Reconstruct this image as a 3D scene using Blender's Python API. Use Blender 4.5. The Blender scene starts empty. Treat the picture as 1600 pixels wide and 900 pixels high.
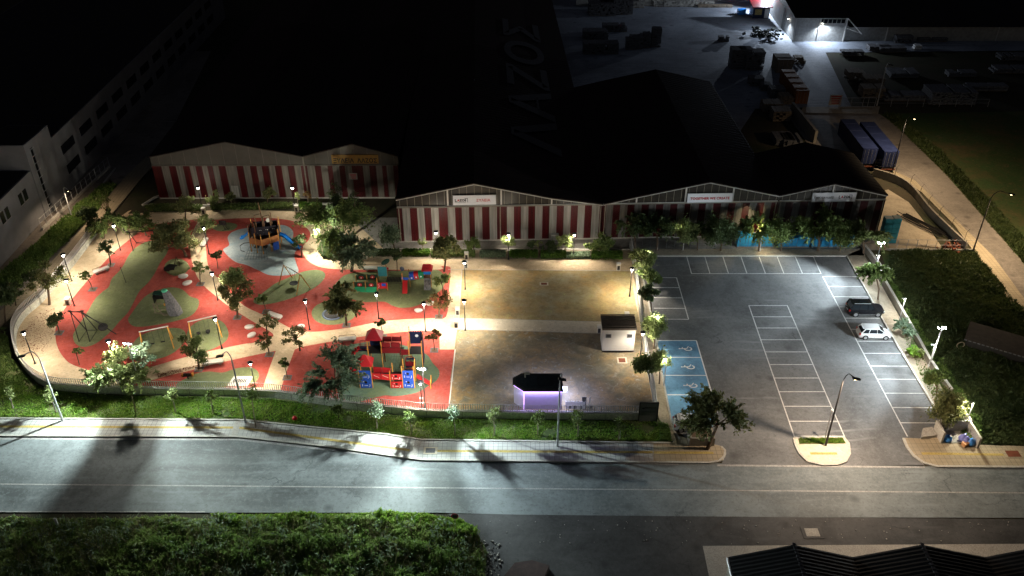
import bpy, math, random
import numpy as np
from mathutils import Vector, geometry, noise as mnoise

sc = bpy.context.scene
COL = sc.collection
R = math.radians
random.seed(7)
rng = np.random.default_rng(7)

# ------------------------------------------------------------------ survey of the site
# The plan was measured from the photograph with a calibrated drone position (67 m up, 33.7 deg down):
# P() returns the real ground point of a measured spot, HZ() the real height of something standing on it.
FOC, TH, CH = 1378.0, R(33.7), 67.0
CT, ST = math.cos(TH), math.sin(TH)
def ray(px, py):
    u = px-800.0; v = py-450.0
    return (u, FOC*CT-v*ST, -(FOC*ST+v*CT))
def P(px, py, z=0.0):
    r = ray(px, py); t = (z-CH)/r[2]
    return Vector((r[0]*t, r[1]*t, z))
def HZ(bx, by, ty, z0=0.0):
    Y = P(bx, by, z0).y; v = ty-450
    return CH-Y*(v*CT+FOC*ST)/(FOC*CT-v*ST)
def XY(Y, px, py):            # point on the upright plane at distance Y
    r = ray(px, py); t = Y/r[1]
    return Vector((r[0]*t, Y, CH+r[2]*t))
def ppm(by): return CT*(by+470)/CH

# ------------------------------------------------------------------ materials
def nodes(m):
    m.use_nodes = True
    nt = m.node_tree
    return nt, nt.nodes['Principled BSDF']
def col4(c): return (c[0], c[1], c[2], 1)
def mix(nt, fac, a, b, mode='MIX'):
    n = nt.nodes.new('ShaderNodeMix'); n.data_type = 'RGBA'; n.blend_type = mode
    for i, s in ((0, fac), (6, a), (7, b)):
        if hasattr(s, 'links') or isinstance(s, bpy.types.NodeSocket): nt.links.new(s, n.inputs[i])
        else: n.inputs[i].default_value = s if i == 0 else col4(s)
    return n.outputs[2]
def noise(nt, scale, detail=4, rough=.6, stretch=None, coord='Object', dist=0, w=0):
    tc = nt.nodes.new('ShaderNodeTexCoord'); mp = nt.nodes.new('ShaderNodeMapping')
    nt.links.new(tc.outputs[coord], mp.inputs[0])
    if stretch: mp.inputs['Scale'].default_value = stretch
    mp.inputs['Location'].default_value = (w*3.1, w*7.7, w)
    n = nt.nodes.new('ShaderNodeTexNoise'); nt.links.new(mp.outputs[0], n.inputs['Vector'])
    n.inputs['Scale'].default_value = scale; n.inputs['Detail'].default_value = detail
    n.inputs['Roughness'].default_value = rough; n.inputs['Distortion'].default_value = dist
    return n.outputs['Fac']
def ramp(nt, s, lo, hi):
    n = nt.nodes.new('ShaderNodeMapRange'); nt.links.new(s, n.inputs[0])
    n.inputs[1].default_value = lo; n.inputs[2].default_value = hi
    return n.outputs[0]
def bump(nt, bs, s, strength, dist=.05):
    b = nt.nodes.new('ShaderNodeBump'); b.inputs['Strength'].default_value = strength
    b.inputs['Distance'].default_value = dist
    nt.links.new(s, b.inputs['Height']); nt.links.new(b.outputs[0], bs.inputs['Normal'])
M = {}
def mat(name, c, rough=.6, var=.25, scale=2.0, metal=0, fine=None, c2=None, bumps=0, stretch=None):
    m = bpy.data.materials.new(name); nt, bs = nodes(m)
    c2 = c2 or tuple(x*(1-var) for x in c)
    f = noise(nt, scale, 5, .65, stretch)
    col = mix(nt, ramp(nt, f, .35, .65), c, c2)
    if fine:
        g = noise(nt, fine, 3, .7)
        col = mix(nt, ramp(nt, g, .3, .7), col, (1.25, 1.25, 1.25), 'MULTIPLY') if False else mix(nt, .35, col, mix(nt, ramp(nt, g, .4, .6), tuple(x*.45 for x in c), tuple(min(1, x*1.5) for x in c)))
        if bumps: bump(nt, bs, g, bumps)
    elif bumps: bump(nt, bs, f, bumps)
    nt.links.new(col, bs.inputs['Base Color'])
    bs.inputs['Roughness'].default_value = rough; bs.inputs['Metallic'].default_value = metal
    bs.inputs['Specular IOR Level'].default_value = .3
    M[name] = m
    return m
def emis(name, c, s):
    m = bpy.data.materials.new(name); nt, bs = nodes(m)
    bs.inputs['Base Color'].default_value = col4(c)
    bs.inputs['Emission Color'].default_value = col4(c); bs.inputs['Emission Strength'].default_value = s
    M[name] = m
def leafmat(name, a, b, trans=.35):
    m = bpy.data.materials.new(name); nt, bs = nodes(m)
    f = noise(nt, 1.1, 3, .6); g = noise(nt, 4.5, 4, .8)
    col = mix(nt, ramp(nt, f, .35, .65), a, b)
    col = mix(nt, ramp(nt, g, .38, .62), tuple(x*.45 for x in a), col)
    nt.links.new(col, bs.inputs['Base Color']); bs.inputs['Roughness'].default_value = .55
    bs.inputs['Specular IOR Level'].default_value = .25
    t = nt.nodes.new('ShaderNodeBsdfTranslucent'); nt.links.new(col, t.inputs[0])
    ms = nt.nodes.new('ShaderNodeMixShader'); ms.inputs[0].default_value = trans
    out = nt.nodes['Material Output']
    nt.links.new(bs.outputs[0], ms.inputs[1]); nt.links.new(t.outputs[0], ms.inputs[2]); nt.links.new(ms.outputs[0], out.inputs[0])
    M[name] = m

# plain things
mat('black_metal', (.02,.02,.022), .45, .2)
mat('dark_frame', (.03,.028,.026), .5)
mat('grey_metal', (.38,.39,.4), .4, .15, 3, .3)
mat('pale_metal', (.6,.6,.6), .4, .12, 3, .1)
mat('concrete', (.42,.4,.36), .85, .25, .9, fine=9)
mat('wall_concrete', (.62,.64,.57), .85, .3, .5, fine=6)
mat('kerb', (.5,.48,.43), .85, .25, 2, fine=8)
mat('white_paint', (.75,.75,.74), .5, .1)
mat('cream_box', (.72,.66,.55), .6, .12)
mat('off_white', (.68,.65,.6), .6, .1, 1.5)
mat('yellow_post', (.72,.36,.07), .5, .15)
mat('wood_post', (.5,.26,.07), .6, .3, 4)
mat('red_panel', (.55,.025,.03), .4, .15)
mat('red_roof', (.42,.02,.03), .45, .2)
mat('dark_red_panel', (.25,.015,.02), .5, .2)
mat('blue_panel', (.02,.1,.55), .4, .15)
mat('navy_panel', (.012,.02,.07), .5, .2)
mat('slide_blue', (.02,.2,.62), .25, .1)
mat('green_panel', (.02,.32,.14), .45, .15)
mat('mint', (.12,.62,.38), .5, .1)
mat('panel_white', (.75,.75,.75), .5, .1)
mat('orange_wood', (.33,.13,.045), .6, .35, 3)
mat('brown_wood', (.12,.06,.03), .7, .4, 3)
mat('bark', (.13,.09,.06), .85, .4, 6)
mat('pale_bark', (.3,.24,.17), .85, .35, 6)
mat('rock', (.2,.2,.21), .9, .6, 3.5, bumps=.8, fine=5)
mat('rubber_black', (.02,.02,.02), .8)
mat('net_rope', (.05,.05,.05), .8)
mat('car_white', (.72,.73,.74), .25, .05)
mat('car_black', (.012,.013,.016), .22, .1)
mat('car_glass', (.015,.02,.025), .08, .1)
mat('tail_red', (.5,.01,.01), .3)
mat('headlamp', (.6,.62,.65), .15)
mat('tyre', (.02,.02,.02), .85)
mat('rim', (.45,.45,.46), .3, .1, 3, .6)
mat('solar', (.02,.025,.03), .2)
mat('trash_blue', (.05,.22,.62), .35, .2, 5, bumps=.6)
mat('trash_purple', (.22,.24,.6), .35, .2, 5, bumps=.6)
mat('box_orange', (.55,.28,.12), .6)
mat('soil', (.16,.11,.07), .95, .4, 2, fine=10)
mat('cabin_wall', (.7,.68,.64), .5, .08, 1)
mat('cabin_roof', (.1,.08,.065), .7, .3, 2)
mat('kiosk_wall', (.52,.5,.6), .45, .08)
mat('building_wall', (.22,.22,.23), .7, .2, .4)
mat('dark_window', (.015,.017,.02), .15)
mat('low_wall', (.3,.27,.22), .85, .3, .8)
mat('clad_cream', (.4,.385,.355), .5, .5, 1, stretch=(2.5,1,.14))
mat('clad_cream_shaded', (.2,.185,.16), .6, .55, 1, stretch=(2.5,1,.14))  # shaded copy of the cream cladding: weak light on the twin gable wall painted in
mat('clad_red_shaded', (.075,.002,.004), .5, .5, 1, stretch=(2.5,1,.14))  # red stripes of that wall, same shade put into the colour
mat('clad_cream_mid', (.22,.21,.195), .5, .5, 1, stretch=(2.5,1,.14))  # shaded copy for the slogan shed, its weaker light set in the colour
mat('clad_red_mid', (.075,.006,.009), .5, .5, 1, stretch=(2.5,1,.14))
mat('clad_cream_far', (.14,.135,.125), .5, .5, 1, stretch=(2.5,1,.14))  # darkest shaded copy, for the least lit shed; shade is in the colour
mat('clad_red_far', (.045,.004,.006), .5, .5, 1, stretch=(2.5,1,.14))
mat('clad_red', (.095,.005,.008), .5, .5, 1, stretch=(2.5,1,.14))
mat('clad_grey', (.075,.068,.058), .6, .2, .5)
mat('roof_dark_red', (.016,.006,.005), .7, .4, .3)
mat('truss_white', (.62,.6,.56), .5, .15)
mat('gable_glass', (.045,.038,.03), .35, .5, .7)
mat('roof_black', (.012,.012,.013), .75, .4, .5)
mat('blue_sheet', (.02,.28,.55), .5, .3, 1.2)
mat('teal_box', (.05,.3,.36), .5, .2)
mat('container_blue', (.02,.03,.09), .4, .3, .8)
mat('container_orange', (.35,.13,.04), .6, .3, .8)
mat('timber', (.28,.22,.16), .8, .4, 2)
mat('timber_grey', (.17,.17,.18), .8, .4, 2)
mat('stucco', (.42,.41,.38), .8, .3, 1.5, bumps=.6)
mat('sign_yellow', (.25,.14,.02), .5)
mat('sign_black', (.01,.01,.01), .5)
mat('sign_red', (.5,.02,.03), .5)
mat('sign_white', (.75,.75,.78), .5, .06)
mat('rust', (.2,.06,.03), .8)
emis('led_purple', (.62,.35,1), 5)
emis('lamp_glow', (1,.95,.85), 40)
emis('flood_glow', (.88,.95,1), 120)
emis('lamp_amber', (1,.75,.4), 12)
emis('mirror_glow', (.9,.95,1), 6)
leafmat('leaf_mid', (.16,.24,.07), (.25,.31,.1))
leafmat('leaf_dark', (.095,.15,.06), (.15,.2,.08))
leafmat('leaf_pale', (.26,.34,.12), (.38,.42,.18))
leafmat('leaf_blue', (.2,.29,.18), (.3,.38,.24))
leafmat('leaf_autumn', (0.155,0.155,0.0465), (0.341,0.139,0.062))
leafmat('leaf_olive', (.18,.21,.08), (.28,.28,.11))
leafmat('hedge_green', (0.093,0.217,0.031), (0.186,0.31,0.0465))
leafmat('grass_bright', (.24,.46,.06), (.42,.52,.12))
leafmat('grass_dark', (.15,.27,.065), (.25,.34,.09))
leafmat('leaf_field', (.06,.095,.03), (.12,.15,.05))
leafmat('weed', (.26,.42,.1), (.42,.5,.18))
leafmat('dry', (.25,.2,.11), (.32,.27,.16), .2)

mat('line_paint', (.62,.62,.6), .7, .35, .8, fine=9)
mat('faded_paint', (.42,.42,.41), .7, .5, 1.5, fine=7)
mat('gable_bars', (.3,.27,.22), .6)
mat('truss_dim', (.15,.14,.12), .6)
mat('roof_letter', (.07,.073,.08), .6, .2)
mat('notice_paper', (.7,.55,.2), .6, .6, 6)
mat('notice_pale', (.6,.5,.42), .6)
mat('board_face', (.13,.15,.155), .4, .2)
mat('dark_scrap', (.05,.055,.05), .6, .5)
mat('field_roof', (.06,.048,.038), .8, .4)
mat('ship_dark', (.018,.016,.025), .55, .4, 3)
mat('net_teal', (.06,.13,.14), .7)
mat('rust_dark', (.07,.04,.035), .8, .4)
mat('hedge_panel', (.02,.05,.03), .6)
mat('green_dark', (.02,.07,.05), .5)
mat('car_rim_blue', (.15,.2,.3), .4)
mat('orange_bright', (.65,.25,.04), .5)
mat('tan_metal', (.35,.3,.2), .5)
mat('tactile', (.5,.38,.12), .8, .3, 1.2, fine=6)
# ground surfaces
def asphalt(name, base, streak, patch, warm=None):
    m = bpy.data.materials.new(name); nt, bs = nodes(m)
    a = noise(nt, 1.0, 3, .6, streak); b = noise(nt, patch, 6, .7, w=1, dist=.6); c = noise(nt, 3.2, 5, .85, w=2); d = noise(nt, .9, 8, .75, w=5, dist=1.5)
    lo = tuple(x*.55 for x in base); hi = tuple(x*1.5 for x in base)
    col = mix(nt, ramp(nt, a, .35, .65), base, lo)
    col = mix(nt, ramp(nt, b, .4, .68), col, hi)
    col = mix(nt, ramp(nt, c, .52, .75), col, tuple(x*1.55 for x in base)); col = mix(nt, ramp(nt, c, .47, .3), col, tuple(x*.6 for x in base))
    col = mix(nt, ramp(nt, d, .66, .72), col, tuple(x*.35 for x in base))
    tc = nt.nodes.new('ShaderNodeTexCoord'); v = nt.nodes.new('ShaderNodeTexVoronoi'); v.feature = 'DISTANCE_TO_EDGE'; v.inputs['Scale'].default_value = .11
    dn = nt.nodes.new('ShaderNodeTexNoise'); dn.inputs['Scale'].default_value = .5; dn.inputs['Detail'].default_value = 6; nt.links.new(tc.outputs['Object'], dn.inputs['Vector'])
    va = nt.nodes.new('ShaderNodeVectorMath'); va.operation = 'MULTIPLY_ADD'; nt.links.new(dn.outputs['Color'], va.inputs[0]); va.inputs[1].default_value = (5,5,0); nt.links.new(tc.outputs['Object'], va.inputs[2])
    nt.links.new(va.outputs[0], v.inputs['Vector'])
    ck = ramp(nt, v.outputs['Distance'], .007, .002); e = noise(nt, .13, 3, .5, w=8)
    mm = nt.nodes.new('ShaderNodeMath'); mm.operation = 'MULTIPLY'; nt.links.new(ck, mm.inputs[0]); nt.links.new(ramp(nt, e, .54, .64), mm.inputs[1])
    col = mix(nt, mm.outputs[0], col, tuple(x*.6 for x in base))
    wv = nt.nodes.new('ShaderNodeTexWave'); wv.wave_type = 'RINGS'; wv.inputs['Scale'].default_value = .22; wv.inputs['Distortion'].default_value = 9; wv.inputs['Detail'].default_value = 3; wv.inputs['Detail Scale'].default_value = .25
    nt.links.new(tc.outputs['Object'], wv.inputs['Vector']); m2 = nt.nodes.new('ShaderNodeMath'); m2.operation = 'MULTIPLY'; nt.links.new(ramp(nt, wv.outputs['Fac'], .8, 1.0), m2.inputs[0]); nt.links.new(ramp(nt, noise(nt, .2, 4, .6, w=15), .5, .75), m2.inputs[1])
    col = mix(nt, m2.outputs[0], col, tuple(x*1.6 for x in base))
    vs_ = nt.nodes.new('ShaderNodeTexVoronoi'); vs_.inputs['Scale'].default_value = .3; nt.links.new(tc.outputs['Object'], vs_.inputs['Vector'])
    col = mix(nt, ramp(nt, vs_.outputs['Distance'], .2, .03), col, tuple(x*.62 for x in base))
    nt.links.new(col, bs.inputs['Base Color'])
    bs.inputs['Roughness'].default_value = .75; bs.inputs['Specular IOR Level'].default_value = .35
    bump(nt, bs, c, .3, .03)
    M[name] = m
asphalt('road_asphalt', (.158,.18,.185), (.012,.5,1), .12)
asphalt('parking_asphalt', (.13,.133,.135), (.1,.1,1), .07)
asphalt('blue_bay', (.11,.25,.4), (.15,.2,1), .15)
asphalt('side_asphalt', (.2,.175,.15), (.12,.05,1), .1)
asphalt('yard_concrete', (.24,.26,.3), (.05,.03,1), .05)
asphalt('lot_gravel', (.055,.055,.055), (.15,.3,1), .25)
asphalt('dim_concrete', (.2,.19,.17), (.1,.1,1), .1)
asphalt('tan_yard', (.3,.25,.18), (.1,.1,1), .1)
def paving(name, base, tile, line, rowoff=0.0, mort=.06, stain=.3):
    m = bpy.data.materials.new(name); nt, bs = nodes(m)
    tc = nt.nodes.new('ShaderNodeTexCoord'); br = nt.nodes.new('ShaderNodeTexBrick')
    nt.links.new(tc.outputs['Object'], br.inputs['Vector'])
    br.offset = rowoff; br.inputs['Scale'].default_value = 1/tile
    br.inputs['Color1'].default_value = col4(base); br.inputs['Color2'].default_value = col4(tuple(x*.9 for x in base))
    br.inputs['Mortar'].default_value = col4(line); br.inputs['Mortar Size'].default_value = mort
    br.inputs['Brick Width'].default_value = 1; br.inputs['Row Height'].default_value = 1
    d = noise(nt, .35, 6, .7); g = noise(nt, 2.5, 5, .8, w=3)
    col = mix(nt, ramp(nt, d, .45, .75), br.outputs[0], tuple(x*(1-stain) for x in base), 'MIX')
    col = mix(nt, ramp(nt, g, .6, .8), col, tuple(x*.6 for x in base))
    nt.links.new(col, bs.inputs['Base Color']); bs.inputs['Roughness'].default_value = .8
    M[name] = m
paving('pavement_tiles', (.48,.48,.45), .5, (.16,.16,.16), mort=.045)
paving('tan_tiles', (.4,.33,.22), .56, (.2,.165,.11), mort=.05)
def layered(name, cols, scales, rough=.9, bmp=.4, spots=None, dark=.62):
    m = bpy.data.materials.new(name); nt, bs = nodes(m)
    col = mix(nt, 0.0, cols[0], cols[0])
    for i, (c, s) in enumerate(zip(cols[1:], scales)):
        f = noise(nt, s, 6, .68, w=i*4+1, dist=.5)
        col = mix(nt, ramp(nt, f, .4, .68), col, c)
    g = noise(nt, 2.6, 5, .85, w=9); g2 = noise(nt, 1.1, 6, .8, w=19, dist=1.2)
    col = mix(nt, ramp(nt, g, .5, .72), col, tuple(x*dark for x in cols[0]))
    col = mix(nt, ramp(nt, g2, .56, .7), col, tuple(min(1, x*1.22) for x in cols[1]))
    if spots:
        q = noise(nt, 3.2, 5, .8, w=12); col = mix(nt, ramp(nt, q, .62, .67), col, spots)
    nt.links.new(col, bs.inputs['Base Color']); bs.inputs['Roughness'].default_value = rough
    bs.inputs['Specular IOR Level'].default_value = .2
    bump(nt, bs, g, bmp, .05)
    M[name] = m
layered('cream_paving', [(.6,.47,.31),(.66,.53,.37),(.5,.38,.24)], [.25,.6], spots=(.36,.26,.15))
layered('pale_paving', [(.62,.56,.44),(.66,.6,.5),(.55,.48,.36)], [.25,.6], spots=(.42,.36,.26))
layered('rubber_red', [(.45,.07,.048),(.53,.115,.085),(.33,.05,.038),(.45,.1,.085)], [.12,.4,1.4], .85, .5, spots=(.26,.06,.05))
layered('rubber_green', [(.19,.22,.095),(.27,.29,.14),(.13,.16,.07),(.2,.22,.12)], [.15,.45,1.3], .85, .3, spots=(.1,.13,.05))
layered('rubber_teal', [(.12,.2,.15),(.15,.22,.14),(.16,.2,.09)], [.2,.3], .85, .3)
layered('rubber_blue', [(.34,.4,.42),(.4,.44,.44),(.26,.35,.4)], [.18,.5], .85, .3, spots=(.24,.3,.33))
layered('sand_ochre', [(.42,.3,.14),(.36,.37,.15),(.54,.3,.1),(.36,.35,.25),(.27,.21,.11)], [.05,.08,.17,.8], .95, .7, spots=(.3,.24,.13))
layered('sand_grey', [(.27,.23,.16),(.34,.34,.3),(.22,.2,.13),(.42,.26,.1),(.16,.15,.11)], [.1,.16,.12,.7], .95, .8, spots=(.2,.17,.12))
layered('ground_soil', [(.05,.045,.03),(.035,.05,.02),(.07,.055,.035)], [.06,.2], .95, .4)
layered('verge_soil', [(.07,.1,.03),(.2,.17,.1),(.05,.1,.025)], [.12,.5], .95, .4)
layered('rough_field', [(.05,.085,.025),(.15,.1,.05),(.05,.1,.03)], [.05,.3], .95, .4)

# ------------------------------------------------------------------ objects
def tag(o, label=None, cat=None, group=None, kind=None):
    if label: o['label'] = label
    if cat: o['category'] = cat
    if group: o['group'] = group
    if kind: o['kind'] = kind
    return o
def thing(name, label, cat, loc, rz=0, group=None):
    o = bpy.data.objects.new(name, None); COL.objects.link(o)
    o.location = loc; o.rotation_euler = (0,0,rz); o.empty_display_size = .3
    return tag(o, label, cat, group)
class MB:
    def __init__(s): s.v = []; s.f = []; s.m = []; s.mi = 0
    def add(s, vs, fs, mi=None):
        b = len(s.v); s.v += [tuple(p) for p in vs]; s.f += [tuple(i+b for i in f) for f in fs]
        s.m += [s.mi if mi is None else mi]*len(fs); return s
    def box(s, c, d, rz=0, rx=0, ry=0, mi=None, taper=1):
        x, y, z = d[0]/2, d[1]/2, d[2]/2
        pts = [Vector((sx*x*(taper if sz > 0 else 1), sy*y*(taper if sz > 0 else 1), sz*z)) for sz in (-1,1) for sy in (-1,1) for sx in (-1,1)]
        from mathutils import Euler
        if rx or ry or rz:
            e = Euler((rx,ry,rz)).to_matrix(); pts = [e@p for p in pts]
        return s.add([p+Vector(c) for p in pts], [(0,2,3,1),(4,5,7,6),(0,1,5,4),(2,6,7,3),(0,4,6,2),(1,3,7,5)], mi)
    def tube(s, pts, r, n=6, mi=None, cap=True):
        pts = [Vector(p) for p in pts]; rs = r if isinstance(r, (list, tuple)) else [r]*len(pts)
        vs = []; N = len(pts)
        for i, p in enumerate(pts):
            d = (pts[min(i+1, N-1)]-pts[max(i-1, 0)]).normalized()
            a = d.orthogonal().normalized() if abs(d.z) < .99 else Vector((1,0,0))
            if abs(d.z) < .99: a = d.cross(Vector((0,0,1))).normalized()
            b = d.cross(a).normalized()
            for k in range(n):
                t = 2*math.pi*k/n; vs.append(p+(a*math.cos(t)+b*math.sin(t))*rs[i])
        fs = [(i*n+k, i*n+(k+1) % n, (i+1)*n+(k+1) % n, (i+1)*n+k) for i in range(N-1) for k in range(n)]
        if cap: fs += [tuple(range(n))[::-1], tuple(range((N-1)*n, N*n))]
        return s.add(vs, fs, mi)
    def lathe(s, prof, c=(0,0,0), n=16, mi=None, sx=1, sy=1):
        vs = [(c[0]+r*math.cos(2*math.pi*k/n)*sx, c[1]+r*math.sin(2*math.pi*k/n)*sy, c[2]+z) for r, z in prof for k in range(n)]
        fs = [(i*n+k, i*n+(k+1) % n, (i+1)*n+(k+1) % n, (i+1)*n+k) for i in range(len(prof)-1) for k in range(n)]
        fs += [tuple(range(n))[::-1], tuple(range((len(prof)-1)*n, len(prof)*n))]
        return s.add(vs, fs, mi)
    def face(s, pts, mi=None): return s.add(pts, [tuple(range(len(pts)))], mi)
    def prism(s, poly, z0, z1, mi=None, topmi=None):     # poly: list of (x,y)
        n = len(poly)
        vs = [(x,y,z0) for x, y in poly]+[(x,y,z1) for x, y in poly]
        tris = geometry.tessellate_polygon([[Vector((x,y,0)) for x, y in poly]])
        s.add(vs, [(i,(i+1) % n,n+(i+1) % n,n+i) for i in range(n)], mi)
        s.add(vs[n:], [tuple(t) for t in tris], mi if topmi is None else topmi)
        return s
    def build(s, name, mats, parent=None, smooth=False, loc=None):
        me = bpy.data.meshes.new(name); me.from_pydata(s.v, [], s.f)
        if not isinstance(mats, (list, tuple)): mats = [mats]
        for m in mats: me.materials.append(M[m])
        if len(mats) > 1: me.polygons.foreach_set('material_index', s.m)
        if smooth: me.polygons.foreach_set('use_smooth', [True]*len(me.polygons))
        me.update()
        o = bpy.data.objects.new(name, me); COL.objects.link(o)
        if parent: o.parent = parent
        if loc is not None: o.location = loc
        return o
def copy_tree(o, parent=None):
    c = o.copy(); COL.objects.link(c)
    if parent is not None: c.parent = parent
    for ch in list(o.children): copy_tree(ch, c)
    return c
def smooth_closed(pts, k=6, closed=True):
    n = len(pts); out = []
    rg = range(n) if closed else range(n-1)
    g = lambda i: pts[i % n] if closed else pts[max(0, min(n-1, i))]
    for i in rg:
        p0, p1, p2, p3 = g(i-1), g(i), g(i+1), g(i+2)
        for j in range(k):
            t = j/k
            out.append(tuple(.5*(2*p1[a]+(p2[a]-p0[a])*t+(2*p0[a]-5*p1[a]+4*p2[a]-p3[a])*t*t+(3*p1[a]-p0[a]-3*p2[a]+p3[a])*t**3) for a in (0,1)))
    if not closed: out.append(tuple(pts[-1][:2]))
    return out
def sheet(name, pts, z, m, smooth=False, kind='structure', thick=0, k=6, parent=None, label=None):
    w = [tuple(P(x, y, z)[:2]) for x, y in pts]
    if smooth: w = smooth_closed(w, k)
    b = MB()
    if thick: b.prism(w, z-thick, z)
    else:
        tris = geometry.tessellate_polygon([[Vector((x,y,0)) for x, y in w]])
        fs = []
        for t in tris:
            a, c, d = (Vector((w[i][0],w[i][1],0)) for i in t)
            fs.append(tuple(t) if (c-a).cross(d-a).z > 0 else tuple(t[::-1]))
        b.add([(x,y,z) for x, y in w], fs)
    o = b.build(name, m, parent)
    if kind: o['kind'] = kind
    if label: o['label'] = label
    return o
def offset_line(pts, d):
    out = []
    for i, p in enumerate(pts):
        a = Vector(pts[max(i-1,0)][:2]); b = Vector(pts[min(i+1,len(pts)-1)][:2])
        t = (b-a).normalized(); nrm = Vector((-t.y, t.x)); out.append(Vector(p[:2])+nrm*d)
    return out
def ribbon(b, pts, hw, z0, z1, mi=None):          # solid strip along a line
    L = offset_line(pts, hw); Rr = offset_line(pts, -hw); n = len(pts)
    vs = []
    for i in range(n): vs += [(*L[i], z0), (*Rr[i], z0), (*Rr[i], z1), (*L[i], z1)]
    fs = []
    for i in range(n-1):
        a = i*4; c = a+4
        fs += [(a,a+3,c+3,c), (a+3,a+2,c+2,c+3), (a+2,a+1,c+1,c+2)]
    fs += [(0,1,2,3), ((n-1)*4+3,(n-1)*4+2,(n-1)*4+1,(n-1)*4)]
    b.add(vs, fs, mi); return b
def resample(pts, step):
    pts = [Vector(p[:2]) for p in pts]; out = []; carry = 0.0
    for a, c in zip(pts, pts[1:]):
        L = (c-a).length; t = carry
        while t < L: out.append(((a+(c-a)*(t/L)), (c-a).normalized())); t += step
        carry = t-L
    return out
def line_px(pts, z=0, smooth=False, k=6):
    w = [tuple(P(x, y, z)[:2]) for x, y in pts]
    return smooth_closed(w, k, False) if smooth else w
def big_mesh(name, verts, nper, m, parent=None):     # verts (N*nper,3) as N polygons of nper corners
    N = len(verts)//nper
    me = bpy.data.meshes.new(name)
    me.vertices.add(len(verts)); me.vertices.foreach_set('co', np.ascontiguousarray(verts, dtype=np.float32).ravel())
    me.loops.add(N*nper); me.loops.foreach_set('vertex_index', np.arange(N*nper, dtype=np.int32))
    me.polygons.add(N); me.polygons.foreach_set('loop_start', np.arange(0, N*nper, nper, dtype=np.int32))
    me.update(calc_edges=True)
    me.materials.append(M[m]); me.validate()
    o = bpy.data.objects.new(name, me); COL.objects.link(o)
    if parent: o.parent = parent
    return o
def rand_dirs(n, up=0.0):
    d = rng.normal(size=(n,3)); d[:,2] += up
    return d/np.linalg.norm(d, axis=1, keepdims=True)
def leaf_quads(c, size, elong=1.6, dirs=None, up=0.0):
    n = len(c); d = rand_dirs(n, up) if dirs is None else dirs
    o = rand_dirs(n); s = np.cross(d, o); s /= np.linalg.norm(s, axis=1, keepdims=True)+1e-9
    sz = size*rng.uniform(.6,1.35,(n,1))
    a = c-d*sz*elong*.5; b = c+s*sz*.5; e = c+d*sz*elong*.5; f = c-s*sz*.5
    return np.stack([a,b,e,f], 1).reshape(-1,3)

# text: real lettering, turned into a mesh
def text(body, size, m, parent, loc, rot, depth=.01, name='lettering', align='LEFT', squeeze=1, bold=0):
    cu = bpy.data.curves.new('lettering_curve', 'FONT'); cu.body = body; cu.size = size; cu.extrude = depth; cu.align_x = align; cu.offset = bold
    cu.space_character = 1.05
    to = bpy.data.objects.new('lettering_tmp', cu)
    COL.objects.link(to); dg = bpy.context.evaluated_depsgraph_get(); dg.update()
    me = bpy.data.meshes.new_from_object(to.evaluated_get(dg))
    bpy.data.objects.remove(to); bpy.data.curves.remove(cu)
    me.materials.clear(); me.materials.append(M[m]); me.name = name
    o = bpy.data.objects.new(name, me); COL.objects.link(o); o.parent = parent
    o.location = loc; o.rotation_euler = rot; o.scale = (squeeze,1,1)
    return o

# lamps
def spot(name, loc, energy, color, target=None, angle=160, blend=.6, radius=.12, parent=None):
    l = bpy.data.lights.new(name, 'SPOT'); l.energy = energy; l.color = color; l.spot_size = R(angle); l.spot_blend = blend
    l.shadow_soft_size = radius
    o = bpy.data.objects.new(name, l); COL.objects.link(o); o.location = loc
    d = (Vector(target)-Vector(loc)) if target is not None else Vector((0,0,-1))
    o.rotation_euler = d.to_track_quat('-Z', 'Y').to_euler()
    return o
# ------------------------------------------------------------------ the setting: ground sheets
g = MB(); g.face([(-600,-100,-.06),(600,-100,-.06),(600,900,-.06),(-600,900,-.06)]); g.build('ground', 'ground_soil')['kind'] = 'structure'
sheet('main_road', [(-260,676),(0,681),(370,683),(400,687),(640,714),(664,718),(1130,724),(1700,732),(1800,812),(1600,809),(1100,808),(900,806),(760,803),(680,801),(300,801),(-260,799)], 0, 'road_asphalt')
sheet('car_park', [(996,401),(1323,401),(1402,540),(1479,667),(1450,690),(1412,684),(1420,700),(1445,727),(1126,727),(1134,712),(1110,690),(1075,686),(1051,668),(1040,615),(1034,581),(1025,531),(1013,470)], .012, 'parking_asphalt')
sheet('dirt_shoulder', [(700,803),(1000,806),(1700,812),(1750,905),(1700,990),(740,1000),(756,850)], .004, 'lot_gravel')
sheet('concrete_apron', [(1098,853),(1700,849),(1750,960),(1120,960)], .02, 'concrete')
# road markings
def mark(b, p, q, w, z, mi=0):
    a = P(*p, z); c = P(*q, z); d = (c-a).normalized(); n = Vector((-d.y, d.x, 0))*w/2
    b.face([a-n, c-n, c+n, a+n], mi)
b = MB()
mark(b, (-260,754), (1700,771), .16, .008); mark(b, (-260,799), (320,799.5), .16, .008)
mark(b, (-200,684.5), (372,686.5), .3, .008); mark(b, (372,686.5), (645,717.5), .3, .008); mark(b, (645,718.5), (1060,724.5), .3, .008)
mark(b, (1120,727), (1445,730), .26, .02)
b.build('road_markings', 'faded_paint')['kind'] = 'structure'
b = MB(); Z = .022
# top row
xs = [(1073,400.8,1080.5,427.5)]
for i in range(8):
    t0 = 1073+i*28.25; b0 = 1080.5+i*28.9
    mark(b, (t0,400.8), (b0,427.5), .13, Z)
mark(b, (1073,400.8), (1270.5,400.8), .13, Z); mark(b, (1080.2,427.5), (1283,427.5), .13, Z)
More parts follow.
